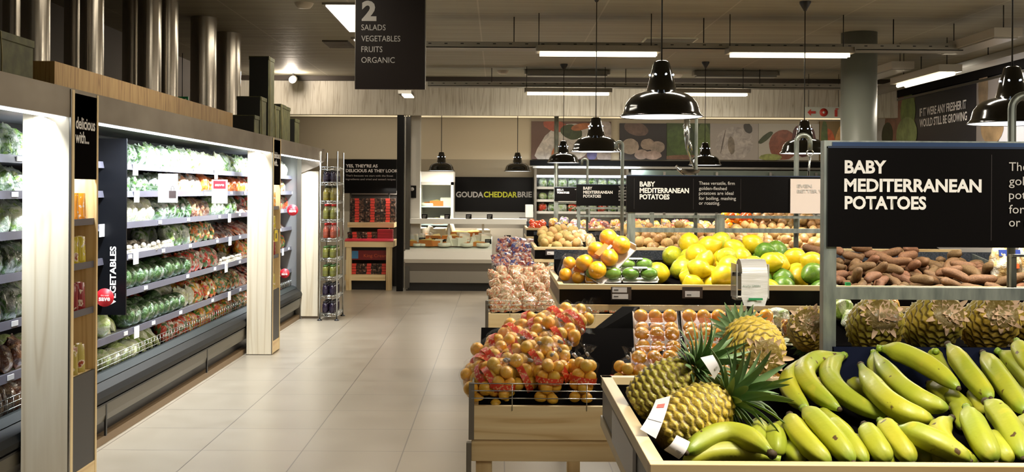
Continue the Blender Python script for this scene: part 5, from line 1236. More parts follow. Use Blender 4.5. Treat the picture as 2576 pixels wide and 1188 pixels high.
bunch('large banana bunch at centre back with fruits lying to the right', [B4((505, 480), (690, 720), (975, 835), 0.08, 0.06, 0.022), B4((600, 400), (800, 640), (1080, 760), 0.075, 0.055, 0.0215), B4((640, 365), (880, 440), (1155, 630), 0.09, 0.07, 0.022), B4((585, 400), (640, 560), (800, 700), 0.045, 0.03, 0.018)])
bunch('banana pair with brown spots right of the centre back bunch', [B4((1090, 345), (1220, 520), (1370, 700), 0.08, 0.06, 0.022), B4((1000, 385), (1010, 450), (1120, 600), 0.045, 0.04, 0.018)])
bunch('banana bunch at right back edge of the crate', [B4((1320, 400), (1440, 570), (1600, 790), 0.075, 0.055, 0.022), B4((1430, 390), (1590, 520), (1740, 720), 0.06, 0.05, 0.022), B4((1545, 320), (1600, 430), (1700, 560), 0.10, 0.08, 0.02)])
bunch('front banana bunch of three left of centre at the rail', [B4((30, 815), (110, 960), (300, 1130), 0.055, 0.035, 0.0205), B4((125, 770), (275, 920), (450, 1125), 0.075, 0.04, 0.0215), B4((285, 850), (400, 960), (540, 1130), 0.05, 0.03, 0.019)])
bunch('short banana pair at front centre by the rail', [B4((530, 880), (600, 1000), (690, 1130), 0.055, 0.03, 0.020), B4((640, 855), (740, 970), (850, 1130), 0.06, 0.03, 0.020)])
bunch('single banana lying across front centre with torn neck', [B4((760, 900), (980, 980), (1230, 1115), 0.075, 0.04, 0.021)], 'banana')
bunch('front right banana bunch of three, one strongly curved', [B4((1100, 835), (1040, 970), (1280, 1125), 0.055, 0.03, 0.020), B4((1210, 765), (1290, 940), (1400, 1125), 0.08, 0.04, 0.022), B4((1370, 930), (1430, 1030), (1510, 1125), 0.04, 0.03, 0.018)])
bunch('front banana pair at the right edge', [B4((1345, 725), (1480, 870), (1590, 1100), 0.085, 0.045, 0.022), B4((1590, 840), (1650, 900), (1720, 1000), 0.05, 0.04, 0.02)])
bunch('yellow banana pair lying flat beside the front pineapple', [B3((1160, 1060), (880, 935), (600, 1060), 0.07, 0.06, 0.0215), B3((1190, 1100), (830, 1055), (590, 1135), 0.035, 0.03, 0.020)])
bunch('two short green-yellow bananas standing behind the flat pair', [B3((1075, 860), (1075, 930), (1040, 1030), 0.045, 0.03, 0.018), B3((1170, 890), (1200, 980), (1200, 1090), 0.045, 0.02, 0.018)])
hid = [((600, 1060), (640, 1090), (700, 1120)), ((820, 1000), (900, 1060), (940, 1120)), ((160, 1000), (200, 1060), (240, 1110)), ((1480, 820), (1520, 900), (1560, 980)), ((960, 600), (1040, 660), (1100, 720)),
       ((230, 800), (300, 860), (460, 960)), ((700, 830), (820, 860), (960, 930)), ((1040, 650), (1150, 720), (1210, 790)), ((430, 590), (520, 640), (640, 700)), ((440, 970), (500, 1040), (560, 1110)),
       ((900, 1040), (1000, 1080), (1100, 1120)), ((0, 1020), (60, 1070), (110, 1120)), ((1240, 650), (1300, 730), (1330, 800)), ((-60, 880), (0, 960), (70, 1060)), ((1120, 740), (1180, 800), (1180, 900)), ((1560, 600), (1620, 680), (1700, 760))]
for i, (a, b, c) in enumerate(hid):
    bunch('partly hidden banana in the lower layer, %s from left' % ordn(sorted([h[1] for h in hid]).index(b) + 1), [B4(a, b, c, 0.012, 0.012, 0.019)], 'banana')

# ------------------------------------------------------------------ pineapples
def make_pineapple(seed, crown=True, dry=False, cs=1.0):
    q = random.Random(seed); t = thing('pineapple', 'x', 'pineapple'); mb = MB(); L, Rr = 0.165, 0.058; ends = []
    nu, nv = 84, 72; CO, RO = 13, 10.5
    def f(u, v):
        z = L * v; e = (math.sin(PI * min(max(0.10 + 0.82 * v, 0), 1))) ** 0.42
        row = v * RO; col = u * CO + 0.5 * (int(row) % 2); fy = row - int(row); fx = col - math.floor(col)
        d = abs(fx - 0.5) + abs(fy - 0.5); k = max(0, 1 - d * 1.55)
        bump = 0.0062 * (k ** 0.6); sp = max(0, 1 - math.hypot(fx - 0.5, fy - 0.62) * 6)
        ends.append(min(1, k * 0.8 + sp * 0.7)); a = 2 * PI * u + v * 0.5
        r = Rr * e + bump * min(1, e) + sp * 0.004 + 0.001 * noise.noise(Vector((u * 9, v * 9, seed)))
        return (r * math.cos(a), r * math.sin(a), z)
    mb.grid(f, nu, nv, wrap=True); n0 = len(mb.v)
    mb.f.append(tuple(range(nu))[::-1]); mb.sm.append(True); mb.f.append(tuple(range(n0 - nu, n0))); mb.sm.append(True)
    b = part('fruit_body', mb, PINE, t, world=False); setattr_f(b.data, ends)
    lv = MB(); at2 = []
    def leaf(base, d0, bend, ln, wd):
        side = d0.cross(Vector((0, 0, 1))); side = side.normalized() if side.length > 0.05 else Vector((1, 0, 0)); P_ = []
        for i in range(7):
            s = i / 6; dirv = (d0 * (1 - bend * s) + Vector((d0.x, d0.y, 0)).normalized() * bend * s * 0.9 - Vector((0, 0, 1)) * bend * s * 0.35).normalized()
            base = base + dirv * (ln / 6) if i else base; ww = wd * (1 - s) ** 0.8 * (0.75 + 0.6 * s) + 0.0006
            nrm = dirv.cross(side).normalized(); P_ += [base - side * ww + nrm * ww * .45, base - nrm * ww * 0.1, base + side * ww + nrm * ww * .45]; at2.extend([s] * 3)
        o = len(lv.v); lv.v += [tuple(p) for p in P_]
        for i in range(6):
            for k in range(2): lv.f.append((o + i * 3 + k, o + i * 3 + k + 1, o + i * 3 + 4 + k, o + i * 3 + 3 + k)); lv.sm.append(True)
    if crown:
        for i in range(58):
            a = i * 2.39996; s = i / 58; el = R(8 + 72 * s); d0 = Vector((math.cos(a) * math.cos(el), math.sin(a) * math.cos(el), math.sin(el)))
            leaf(Vector((math.cos(a) * 0.016 * (1 - s), math.sin(a) * 0.016 * (1 - s), L - 0.004 + 0.035 * s)), d0, 0.75 * (1 - s) + q.uniform(0.05, .5), (0.055 + 0.065 * min(1, s * 1.8)) * q.uniform(.8, 1.15) * cs, 0.0115 * (0.5 + 0.5 * cs))
        c = part('crown', lv, LEAFG, t, 'spiky green crown', world=False); setattr_f(c.data, at2)
    if dry:
        lv2 = lv; lv2.v, lv2.f, lv2.sm = [], [], []; at2.clear()
        for i in range(36):
            a = i * 2.4; s = i / 36; el = R(q.uniform(-5, 30)); d0 = Vector((math.cos(a) * math.cos(el), math.sin(a) * math.cos(el), -math.sin(el) - 0.15)).normalized()
            leaf(Vector((math.cos(a) * 0.042 * s, math.sin(a) * 0.042 * s, 0.004)), d0, -0.1, q.uniform(.012, .024), 0.007)
        c = part('dry_bracts', lv2, mat('dry_bract', (224, 190, 156), 0.7), t, 'pinkish dry leaf bases', world=False); setattr_f(c.data, at2)
    return t
pa, pd, pe = Proto(make_pineapple(1, True, False)), Proto(make_pineapple(2, True, True, 0.62)), Proto(make_pineapple(5, False, True))
def pine(px, py, Y, ax, label, pr, s=1.0, roll=0):
    """ax: direction from base towards the crown; (px, py, Y) is the middle of the fruit"""
    ax = Vector(ax).normalized(); m = Vector((0, 0, 1)).rotation_difference(ax).to_matrix().to_4x4() @ Matrix.Rotation(roll, 4, 'Z')
    pr.place(at(px, py, Y) - ax * 0.083 * s, m.to_euler(), s, label, 'pineapples on the banana stand')
pine(1668, 975, 2.63, (0.75, -0.1, 0.50), 'pineapple lying behind the foremost one at the left corner', pa, 1.0)
pine(1742, 1050, 2.42, (0.80, 0.25, 0.36), 'foremost pineapple lying behind the flat bananas, crown to right', pa, 1.08, 0.6)
pine(1895, 872, 2.92, (-0.05, 0.93, 0.12), 'pineapple with base towards camera below the bag roll', pd, 1.25, 0.2)
pine(2036, 830, 3.32, (0.3, 0.9, -0.42), 'pineapple half hidden behind the steel post', pd, 1.05, 1.0)
pine(2200, 822, 3.36, (0.1, 0.9, -0.42), 'pineapple behind banana liner, nearest right of the post', pe, 1.32, 2.0)
pine(2345, 815, 3.38, (-0.1, 0.9, -0.42), 'greenish pineapple behind banana liner, middle of three', pe, 1.32, 3.0)
pine(2488, 815, 3.38, (0.05, 0.9, -0.42), 'pineapple behind banana liner, right of the three', pe, 1.32, 4.2)
pine(2600, 822, 3.40, (0.05, 0.9, -0.42), 'pineapple at the right edge behind the banana liner', pe, 1.25, 5.2)
t = thing('rear_crate', 'dark rear tray holding pineapples behind the banana crate', 'display crate', (1.7, 3.4, 0))
part('tray_base', MB().box((0.86, 3.16, 1.0), (2.6, 3.70, 1.035)), LINERB, t); part('tray_leg', MB().box((0.95, 3.6, 0), (1.02, 3.67, 1.0)).box((2.4, 3.6, 0), (2.47, 3.67, 1.0)), PINE_Z, t)
# paper tags on the pineapples
def tagcard(pts, label, red=True):
    v = [at(*p) for p in pts]; c = sum(v, Vector()) / 4; t = thing('swing_tag', label, 'tag', c, 'white paper tags')
    def f(u, w):
        p = v[0].lerp(v[1], u).lerp(v[3].lerp(v[2], u), w); return tuple(p + Vector((0, -0.012 * math.sin(PI * w), 0)))
    part('paper', MB().grid(f, 6, 10), CARD, t)
    if red:
        part('red_print', MB().grid(lambda u, w: tuple(Vector(f(0.25 + u * .5, 0.16 + w * .10)) + Vector((0, -0.001, 0))), 4, 4), mat('faded_red_print', (226, 120, 110), 0.5), t)
        part('print_line', MB().grid(lambda u, w: tuple(Vector(f(0.03 + u * .9, 0.60 + w * .012)) + Vector((0, -0.001, 0))), 4, 2), BLACK, t)
    else: part('print', MB().grid(lambda u, w: tuple(Vector(f(0.5 + u * .3, 0.62 + w * .12)) + Vector((0, -0.001, 0))), 3, 3), GREYT, t)
tagcard([(1650, 1006, 2.36), (1687, 996, 2.36), (1650, 1104, 2.28), (1610, 1080, 2.28)], 'white curled paper tag with red print on left pineapple')
tagcard([(1762, 900, 2.42), (1793, 893, 2.42), (1812, 930, 2.42), (1797, 955, 2.42)], 'white paper tag standing up in the pineapple crowns', False)
tagcard([(1702, 1095, 2.26), (1736, 1112, 2.26), (1708, 1156, 2.25), (1670, 1132, 2.25)], 'white paper tag beside the flat bananas at the front', False)

# ------------------------------------------------------------------ bag roll dispenser
Yb = 3.14; c = at(1886, 712, Yb)
t = thing('bag_roll_dispenser', 'roll of clear plastic produce bags on a steel pole', 'bag dispenser', (c.x, Yb, 0.0))
BAGR = mat('plastic_bag_roll', (226, 224, 220), 0.25, coat=0.5); n = NT(BAGR); n.bump(n.noise(n.coord((3, 30, 30)), 3, 3), 0.3, 0.01)
a, b = at(1856, 652, Yb), at(1922, 652, Yb)
rc = at(1886, 690, Yb); rr = 0.044
part('roll', MB().tube([(a.x + 0.003, Yb, rc.z), (b.x, Yb, rc.z)], rr, 36, smooth=False), BAGR, t)
lz = at(1886, 740, Yb).z
def sheet(u, v):
    w_ = (b.x - a.x) * (1.0 if v < 0.7 else 1 - 0.25 * (v - .7) / .3); x0 = (a.x + b.x) / 2 - w_ / 2
    return (x0 + w_ * u, Yb - rr - 0.003 - 0.004 * math.sin(u * 9 + v * 5) * v, rc.z + 0.005 - (rc.z - lz + 0.035) * v)
part('hanging_bag', MB().grid(sheet, 14, 14), BAGR, t, 'loose end of the next bag')
part('side_plate', MB().box((a.x - 0.010, Yb - 0.03, lz - 0.01), (a.x - 0.006, Yb + 0.045, rc.z + 0.03)).box((b.x + 0.004, Yb - 0.03, lz - 0.01), (b.x + 0.008, Yb + 0.045, rc.z + 0.03)), mat('frosted_plate', (206, 204, 196), 0.3, alpha=0.6), t)
part('cross_pin', MB().tube([(a.x - 0.016, Yb, rc.z), (b.x + 0.014, Yb, rc.z)], 0.006, 10), STEEL, t)
part('base_bracket', MB().box((a.x - 0.010, Yb - 0.02, lz - 0.016), (b.x + 0.008, Yb + 0.03, lz - 0.008)), STEEL, t)
part('pole', MB().tube([((a.x + b.x) / 2, Yb + 0.01, 0.0), ((a.x + b.x) / 2, Yb + 0.01, lz - 0.01)], 0.011, 12), STEEL, t)
ptext('Anyday GREEN', 1868, 722, 1912, 5, Yb - rr - 0.004, mat('faint_green_print', (96, 130, 110), 0.5), t, name='green_print')
p0 = at(1872, 748, Yb)
part('green_marks', MB().box((p0.x, Yb - rr - 0.012, p0.z - 0.003), (p0.x + 0.04, Yb - rr - 0.011, p0.z + 0.003)), GREENT, t)
c = at(2134, 711, 5.93); solo('green_clip', MB().box((c.x - 0.012, 5.93, RZ + 0.0005), (c.x + 0.014, 5.95, RZ + 0.018)), GREENT, 'tiny green plastic clip on the rail by the sweet potatoes', 'clip')
# ------------------------------------------------------------------ cheese counter
def X_(px, Y): return (px - CX) / F * Y
YC = 16.9
t = thing('cheese_counter', 'white and grey serve-over cheese counter at the back', 'counter', (-0.75, 17.3, 0))
xl, xr = X_(1018, YC), X_(1238, YC)
WC = mat('counter_white', (226, 222, 212), 0.35); GC = mat('counter_grey', (128, 122, 112), 0.4)
part('kick', MB().box((xl + 0.02, YC + 0.1, 0), (xr, YC + 1.0, 0.12)), BLACK, t)
part('lower_panel', MB().box((xl, YC + 0.03, 0.13), (xr, YC + 1.0, 0.31)), GC, t, 'grey base panel')
part('middle_panel', MB().prism([(YC + 0.03, 0.31), (YC - 0.02, 0.44), (YC + 1.0, 0.44), (YC + 1.0, 0.31)], xl, xr, 'X'), mat('counter_dark_grey', (104, 98, 90), 0.35), t)
part('front_bumper', MB().prism([(YC - 0.03, 0.44), (YC - 0.07, 0.50), (YC - 0.05, 0.62), (YC + 0.04, 0.66), (YC + 1.0, 0.66), (YC + 1.0, 0.44)], xl, xr, 'X'), WC, t, 'white rounded front')
part('display_deck', MB().prism([(YC + 0.04, 0.66), (YC + 0.85, 0.82), (YC + 0.85, 0.66)], xl + 0.02, xr, 'X'), WC, t)
part('front_glass', MB().box((xl + 0.01, YC + 0.02, 0.66), (xr, YC + 0.028, 0.86)), GLASS, t)
part('top_shelf', MB().box((xl + 0.02, YC + 0.15, 1.09), (xr + 0.55, YC + 0.55, 1.12)), WC, t)
part('top_edge', MB().box((xl + 0.02, YC + 0.14, 1.04), (xr + 0.55, YC + 0.15, 1.12)), WHITEP, t)
for px in (1020, 1125, 1212): part('upright', MB().box((X_(px, YC), YC + 0.3, 0.7), (X_(px, YC) + 0.035, YC + 0.34, 1.09)), WC, t)
part('back_board', MB().box((xl, YC + 0.9, 0.66), (xr + 0.5, YC + 0.93, 0.95)), mat('counter_back_grey', (158, 150, 136), 0.5), t)
CH = {'yellow': mat('yellow_cheese', (232, 200, 110), 0.5), 'white': mat('white_cheese', (238, 230, 210), 0.5), 'rind': mat('orange_rind', (214, 130, 60), 0.5), 'dark': mat('dark_wax', (60, 50, 50), 0.4)}
def cheese(kind_, x, y, z, s, label, rz=0.0):
    t = thing('cheese', label, 'cheese', (x, y, z), 'cheeses in the counter')
    if kind_ == 'wheel':
        b = MB().lathe([(0, 0), (0.09 * s, 0), (0.096 * s, 0.02 * s), (0.09 * s, 0.045 * s), (0, 0.045 * s)], (0, 0, 0), 24)
        part('body', b, CH['white'], t, world=False); part('label', MB().lathe([(0, 0.0465 * s), (0.055 * s, 0.0465 * s)], n=20), CH['rind'], t, world=False, label='round paper label')
    elif kind_ == 'wedge':
        part('body', MB().prism([(-0.09 * s, -0.05 * s), (0.09 * s, -0.05 * s), (0.0, 0.09 * s)], 0, 0.075 * s, 'Z'), CH['yellow'], t, world=False, bevel=0.003)
        part('rind', MB().prism([(-0.09 * s, -0.055 * s), (0.09 * s, -0.055 * s), (0.09 * s, -0.05 * s), (-0.09 * s, -0.05 * s)], 0, 0.075 * s, 'Z'), CH['rind'], t, world=False)
    elif kind_ == 'block':
        part('body', MB().box((-0.07 * s, -0.05 * s, 0), (0.07 * s, 0.05 * s, 0.11 * s)), CH['white'], t, world=False, bevel=0.004)
    else:
        part('body', MB().prism([(-0.05 * s, 0), (0.05 * s, 0), (0.012 * s, 0.13 * s), (-0.012 * s, 0.13 * s)], -0.04 * s, 0.04 * s, 'Y'), CH['white'], t, world=False, bevel=0.003)
    t.rotation_euler = (R(8), 0, rz)
rnd = random.Random(9)
kinds = ['wedge', 'block', 'wheel', 'wedge', 'block', 'wheel', 'wheel', 'pyramid', 'wedge', 'block', 'wheel', 'pyramid']
KN = {'wedge': 'yellow cheese wedge', 'block': 'white cheese block', 'wheel': 'round cheese with label', 'pyramid': 'pointed white cheese'}
for row in range(3):
    for i in range(14):
        y = YC + 0.14 + row * 0.24; z = 0.68 + 0.16 * (y - YC - 0.04) / 0.81 + 0.002; kd = kinds[(i * 5 + row * 4) % 12]
        x = xl + 0.10 + (xr - xl - 0.2) * (i + (0.3 if row == 1 else 0)) / 13.5
        cheese(kd, x, y, z, rnd.uniform(0.85, 1.35) * (1 + 0.15 * row), '%s, %s from left in %s row of the cheese counter' % (KN[kd], ordn(i + 1), ['front', 'middle', 'back'][row]), rnd.uniform(-.5, .5))
def pcard(px, py, Y, label, w_=0.10, h=0.075, foot=0.03):
    c = at(px, py, Y); t = thing('price_card', label, 'price card', (c.x, Y, c.z), 'black price cards')
    part('card', MB().box((c.x - w_ / 2, Y, c.z), (c.x + w_ / 2, Y + 0.004, c.z + h)), SIGNB, t)
    k = MB()
    for i in range(3): k.box((c.x - w_ * .35, Y - 0.001, c.z + h * (0.22 + i * .24)), (c.x + w_ * (.1 + .1 * i), Y, c.z + h * (0.28 + i * .24)))
    part('chalk_lines', k, GREYT, t); part('pin', MB().tube([(c.x, Y + 0.006, c.z - foot), (c.x, Y + 0.006, c.z + h)], 0.003, 6), STEEL, t)
for i, px in enumerate((1068, 1125, 1179, 1232)): pcard(px, 552, YC + 0.2, 'black price card standing on counter top shelf, %s from left' % ordn(i + 1), 0.09, 0.08, 0.005)
for i, (px, py) in enumerate(((1036, 620), (1062, 610), (1095, 612), (1108, 616), (1124, 614), (1150, 618), (1228, 614), (1277, 604))): pcard(px, py, YC + 0.12 + 0.07 * (i % 3), 'black price card among the cheeses, %s from left' % ordn(i + 1))
# tall cheese fridge
YF = 18.1; xa, xb = X_(1053, YF), X_(1141, YF)
t = thing('display_fridge', 'tall glass door fridge with cheeses and bright lit header', 'fridge', ((xa + xb) / 2, YF + 0.3, 0))
FG = mat('fridge_frame_white', (196, 192, 182), 0.35)
zt = at(1095, 432, YF).z
part('cabinet', MB().box((xa, YF + 0.05, 0), (xa + 0.04, YF + 0.6, zt - 0.16)).box((xb - 0.04, YF + 0.05, 0), (xb, YF + 0.6, zt - 0.16)).box((xa, YF + 0.57, 0), (xb, YF + 0.6, zt - 0.16)).box((xa, YF + 0.05, 0), (xb, YF + 0.6, 0.25)), FG, t)
part('header', MB().box((xa, YF, zt - 0.17), (xb, YF + 0.6, zt)), mat('lit_header', (226, 220, 206), 0.4, emit=(230, 220, 200), estr=0.35), t, 'lit header')
part('door_frame', MB().box((xa, YF, 0.25), (xa + 0.045, YF + 0.04, zt - 0.17)).box((xb - 0.045, YF, 0.25), (xb, YF + 0.04, zt - 0.17)).box((xa, YF, zt - 0.22), (xb, YF + 0.04, zt - 0.17)).box((xa, YF, 0.25), (xb, YF + 0.04, 0.32)), FG, t)
part('door_glass', MB().box((xa + 0.045, YF + 0.015, 0.32), (xb - 0.045, YF + 0.022, zt - 0.22)), GLASS, t)
for z in (1.28, 0.98, 0.72): part('shelf', MB().box((xa + 0.045, YF + 0.06, z), (xb - 0.045, YF + 0.55, z + 0.02)), mat('fridge_shelf', (206, 214, 222), 0.3), t)
for z in (1.28, 0.98, 0.72):
    for i in range(3):
        cheese(['wheel', 'wedge', 'block'][(i + int(z * 10)) % 3], xa + 0.14 + i * 0.15, YF + 0.22, z + 0.022, 1.25, '%s in the tall fridge, %s from left on %s shelf' % (KN[['wheel', 'wedge', 'block'][(i + int(z * 10)) % 3]], ordn(i + 1), {1.28: 'top', 0.98: 'middle', 0.72: 'lower'}[z]))
# cheese sign
YG = 19.42; a, b = at(1143, 445, YG), at(1341, 532, YG)
t = thing('wall_sign', 'black wall sign reading GOUDA CHEDDAR BRIE', 'sign', ((a.x + b.x) / 2, YG, b.z))
part('panel', MB().box((a.x, YG, b.z), (b.x, YG + 0.07, a.z)), SIGNB, t)
ptext('GOUDA', 1147, 496, 1216, 13.5, YG, GREYT, t, 0.03); ptext('CHEDDAR', 1217, 496, 1301, 13.5, YG, YELT, t, 0.03); ptext('BRIE', 1302, 496, 1338, 13.5, YG, GREYT, t, 0.03)
t = thing('back_worktop', 'white back worktop with wooden front under the cheese sign', 'worktop', (-0.2, 19.2, 0))
part('top', MB().box((X_(1143, 19), 18.95, 1.02), (X_(1345, 19), 19.45, 1.06)), WHITEP, t)
part('front', MB().box((X_(1143, 19), 18.97, 0), (X_(1345, 19), 19.0, 1.02)), mat('counter_back_grey', (158, 150, 136), 0.5), t)
part('tiles', MB().box((X_(1143, 19.4), 19.46, 1.06), (X_(1345, 19.4), 19.498, 1.18)), WHITEP, t)
t = thing('slicer', 'white counter machine at right end of the cheese sign', 'machine', at(1328, 552, 18.4))
a, b = at(1322, 515, 18.4), at(1340, 548, 18.4)
part('body', MB().box((a.x, 18.4, b.z), (b.x + 0.01, 18.7, a.z)), WHITEP, t, bevel=0.01); part('base', MB().box((a.x - 0.1, 18.4, b.z - 0.03), (b.x + 0.02, 18.75, b.z)), STEEL, t)
part('leg', MB().box((a.x, 18.5, 0), (a.x + 0.05, 18.6, b.z - 0.03))  .box((b.x - 0.04, 18.5, 0), (b.x + 0.01, 18.6, b.z - 0.03)), STEEL, t)

# ------------------------------------------------------------------ gondola with black and red packs
YS = 17.0; xa, xb = X_(868, YS), X_(990, YS)
t = thing('pack_gondola', 'pine table and shelf unit of black and red packs under slogan board', 'shelf unit', ((xa + xb) / 2, YS + 0.3, 0))
zt = at(930, 606, YS).z
part('table_top', MB().box((xa, YS, zt - 0.10), (xb, YS + 0.75, zt)), PINE_X, t)
part('leg', MB().box((xb - 0.11, YS + 0.01, 0), (xb - 0.02, YS + 0.09, zt - 0.10)), PINE_Z, t); part('leg', MB().box((xa + 0.02, YS + 0.01, 0), (xa + 0.1, YS + 0.09, zt - 0.10)), PINE_Z, t)
zl = at(930, 692, YS).z
part('lower_shelf', MB().box((xa, YS + 0.02, zl - 0.09), (xb - 0.12, YS + 0.7, zl)), PINE_X, t)
part('back_board', MB().box((xa, YS + 0.76, 0), (xb + 0.03, YS + 0.80, 2.06)), mat('gondola_back', (52, 46, 42), 0.5), t)
z1 = at(930, 560, YS + 0.3).z; z2 = at(930, 488, YS + 0.5).z
part('upper_shelf', MB().box((xa, YS + 0.30, z1 - 0.08), (xb - 0.02, YS + 0.76, z1)), PINE_X, t)
part('wall_strip', MB().box((xa, YS + 0.70, z2 - 0.01), (xb, YS + 0.76, z2 + 0.05)), WHITEP, t)
part('kick_box', MB().box((xa, YS + 0.15, 0), (xb - 0.12, YS + 0.7, 0.22)), BLACK, t)
YP = YS + 0.62; a, b = at(866, 401, YP), at(997, 487, YP)
t2 = thing('slogan_board', "black board reading YES, THEY'RE AS DELICIOUS AS THEY LOOK", 'sign', ((a.x + b.x) / 2, YP, b.z))
part('panel', MB().box((a.x, YP, b.z), (b.x, YP + 0.03, a.z)), SIGNB, t2)
ptext("YES, THEY'RE AS", 870, 421, 950, 7.5, YP, WHITE, t2, 0.03); ptext('DELICIOUS AS THEY LOOK', 870, 433, 1001, 7.5, YP, WHITE, t2, 0.03)
ptext("That's because we start with the finest", 870, 444, 989, 4.5, YP, GREYT, t2); ptext('ingredients and tried and tested recipes', 870, 453, 995, 4.5, YP, GREYT, t2)
part('support_post', MB().tube([(a.x + 0.1, YP + 0.05, 0), (a.x + 0.1, YP + 0.05, b.z + 0.1)], 0.015, 8).tube([(b.x - 0.12, YP + 0.05, 0), (b.x - 0.12, YP + 0.05, b.z + 0.1)], 0.015, 8), STEEL, t2)
PKB = mat('black_pack', (44, 32, 30), 0.3, coat=0.4); n = NT(PKB); n.base(n.ramp(n.noise(n.coord((1, 1, 1), rnd=True), 30, 3), [(0.45, (30, 24, 24)), (0.62, (120, 84, 66)), (0.7, (206, 190, 176))]))
PKR = mat('red_pack', (226, 74, 62), 0.35, coat=0.3)
def mkpack():
    t = thing('food_pack', 'x', 'pack')
    part('box', MB().box((-0.115, 0, 0), (0.115, 0.12, 0.040)), PKB, t, world=False, bevel=0.003)
    part('red_label', MB().box((-0.038, -0.003, 0.003), (0.030, 0.0, 0.038)).box((-0.038, -0.003, 0.0402), (0.030, 0.1, 0.0412)), PKR, t, world=False, label='red label')
    return t
pk = Proto(mkpack())
for lv, (z, yy, rows, cols, x0, nm) in enumerate(((z1, YS + 0.38, 9, 3, xa + 0.14, 'upper shelf'), (zt, YS + 0.18, 3, 2, xa + 0.13, 'table top'), (zl, YS + 0.12, 4, 3, xa + 0.13, 'lower shelf'))):
    for c_ in range(cols):
        for r_ in range(rows):
            pk.place((x0 + c_ * (0.245 if lv == 0 else 0.235) + (0.006 if r_ % 2 else 0), yy, z + 0.001 + r_ * 0.0425), label='black food pack with red label, stack %s from left, %s from bottom, %s' % (ordn(c_ + 1), ordn(r_ + 1), nm), group='black and red packs on the gondola')
for r_ in range(4):
    o = solo('red_pack', MB().box((xb - 0.27, YS + 0.2, zt + 0.001 + r_ * 0.043), (xb - 0.03, YS + 0.34, zt + 0.042 + r_ * 0.043)), mat('crimson_pack', (196, 44, 60), 0.35, coat=0.3), 'plain crimson pack in stack at right of table, %s from bottom' % ordn(r_ + 1), 'pack', 'crimson packs', bevel=0.003)
t = thing('shelf_edge_banner', 'crimson banner strip along the gondola table edge', 'banner', ((xa + xb) / 2, YS - 0.01, zt - 0.02))
part('strip', MB().prism([(YS - 0.006, zt - 0.01), (YS - 0.006, zt + 0.002), (YS + 0.12, zt + 0.03), (YS + 0.12, zt + 0.018)], xa, xb, 'X'), mat('crimson_pack', (196, 44, 60), 0.35, coat=0.3), t)
a, b = at(868, 630, YS + 0.05), at(972, 655, YS + 0.05)
t = thing('boxed_banner', 'dark red and blue printed panel under the gondola table', 'banner', ((a.x + b.x) / 2, YS + 0.05, b.z))
part('panel', MB().box((a.x, YS + 0.10, b.z), (b.x, YS + 0.12, a.z)), mat('dark_red_print', (120, 34, 34), 0.4), t)
part('blue_print', MB().box((a.x + 0.01, YS + 0.095, b.z + 0.02), (a.x + 0.2, YS + 0.10, a.z - 0.01)), mat('sky_blue_print', (70, 130, 180), 0.4), t)
part('hanger', MB().box((a.x, YS + 0.105, a.z), (b.x, YS + 0.115, zt - 0.10)), BLACK, t)
ptext('King Cream', 915, 647, 975, 8, YS + 0.10, mat('orange_lettering', (206, 90, 50), 0.5), t)

# ------------------------------------------------------------------ chrome wire rack with bottles
YR = 13.02; xa, xb, xc = X_(806, YR), X_(849, YR), X_(806, YR); dp = 0.50
t = thing('wire_rack', 'tall chrome wire shelving rack at the end of the coolers', 'wire rack', ((xa + xb) / 2, YR + dp / 2, 0))
ztop = at(830, 381, YR).z
for (x, y) in ((xa, YR), (xb, YR), (xa, YR + dp), (xb, YR + dp)):
    p = part('post', MB().tube([(x, y, 0.02), (x, y, ztop)], 0.010, 10), CHROME, t)
    part('foot', MB().lathe([(0, 0), (0.03, 0), (0.03, 0.008), (0.01, 0.02)], (x, y, 0), 12), BLACK, p)
RZs = [at(826, py, YR).z for py in (790, 745, 698, 651, 601, 553, 506, 459, 420)]
for z in RZs:
    k = MB()
    for zz in (z, z - 0.03):
        for (p, q) in (((xa, YR), (xb, YR)), ((xb, YR), (xb, YR + dp)), ((xa, YR), (xa, YR + dp)), ((xa, YR + dp), (xb, YR + dp))): k.tube([(p[0], p[1], zz), (q[0], q[1], zz)], 0.004, 6)
    m_ = 6
    for i in range(m_):
        u0 = xa + (xb - xa) * i / m_; u1 = xa + (xb - xa) * (i + 1) / m_; k.tube([(u0, YR, z if i % 2 else z - 0.03), (u1, YR, z - 0.03 if i % 2 else z)], 0.0025, 5)
    for i in range(14):
        v0 = YR + dp * i / 14; v1 = YR + dp * (i + 1) / 14; k.tube([(xb, v0, z if i % 2 else z - 0.03), (xb, v1, z - 0.03 if i % 2 else z)], 0.0025, 5); k.tube([(xa, v0, z + 0.002), (xb, v0, z + 0.002)], 0.002, 5)
    part('wire_shelf', k, CHROME, t)
def mkbottle(mname, rgb, cap, squat=False):
    t = thing('sauce_bottle', 'x', 'bottle')
    pr = [(0, 0), (0.026, 0), (0.028, 0.01), (0.028, 0.085), (0.02, 0.105), (0.010, 0.125), (0.010, 0.14), (0, 0.14)] if not squat else [(0, 0), (0.032, 0), (0.034, 0.01), (0.034, 0.10), (0.024, 0.12), (0, 0.12)]
    part('body', MB().lathe(pr, n=14), mat(mname, rgb, 0.15, coat=0.5), t, world=False)
    part('cap', MB().lathe([(0, 0.162), (0.012, 0.16), (0.013, 0.138), (0.0, 0.138)], n=12) if not squat else MB().lathe([(0, 0.138), (0.026, 0.137), (0.027, 0.12), (0, 0.12)], n=14), mat(cap[0], cap[1], 0.4), t, world=False)
    part('label', MB().lathe([(0.0292 if not squat else 0.0348, 0.03), (0.0292 if not squat else 0.0348, 0.07)], n=14), mat(mname + '_label', tuple(int(v * 0.8 + 16) for v in rgb), 0.5), t, world=False)
    return Proto(t)
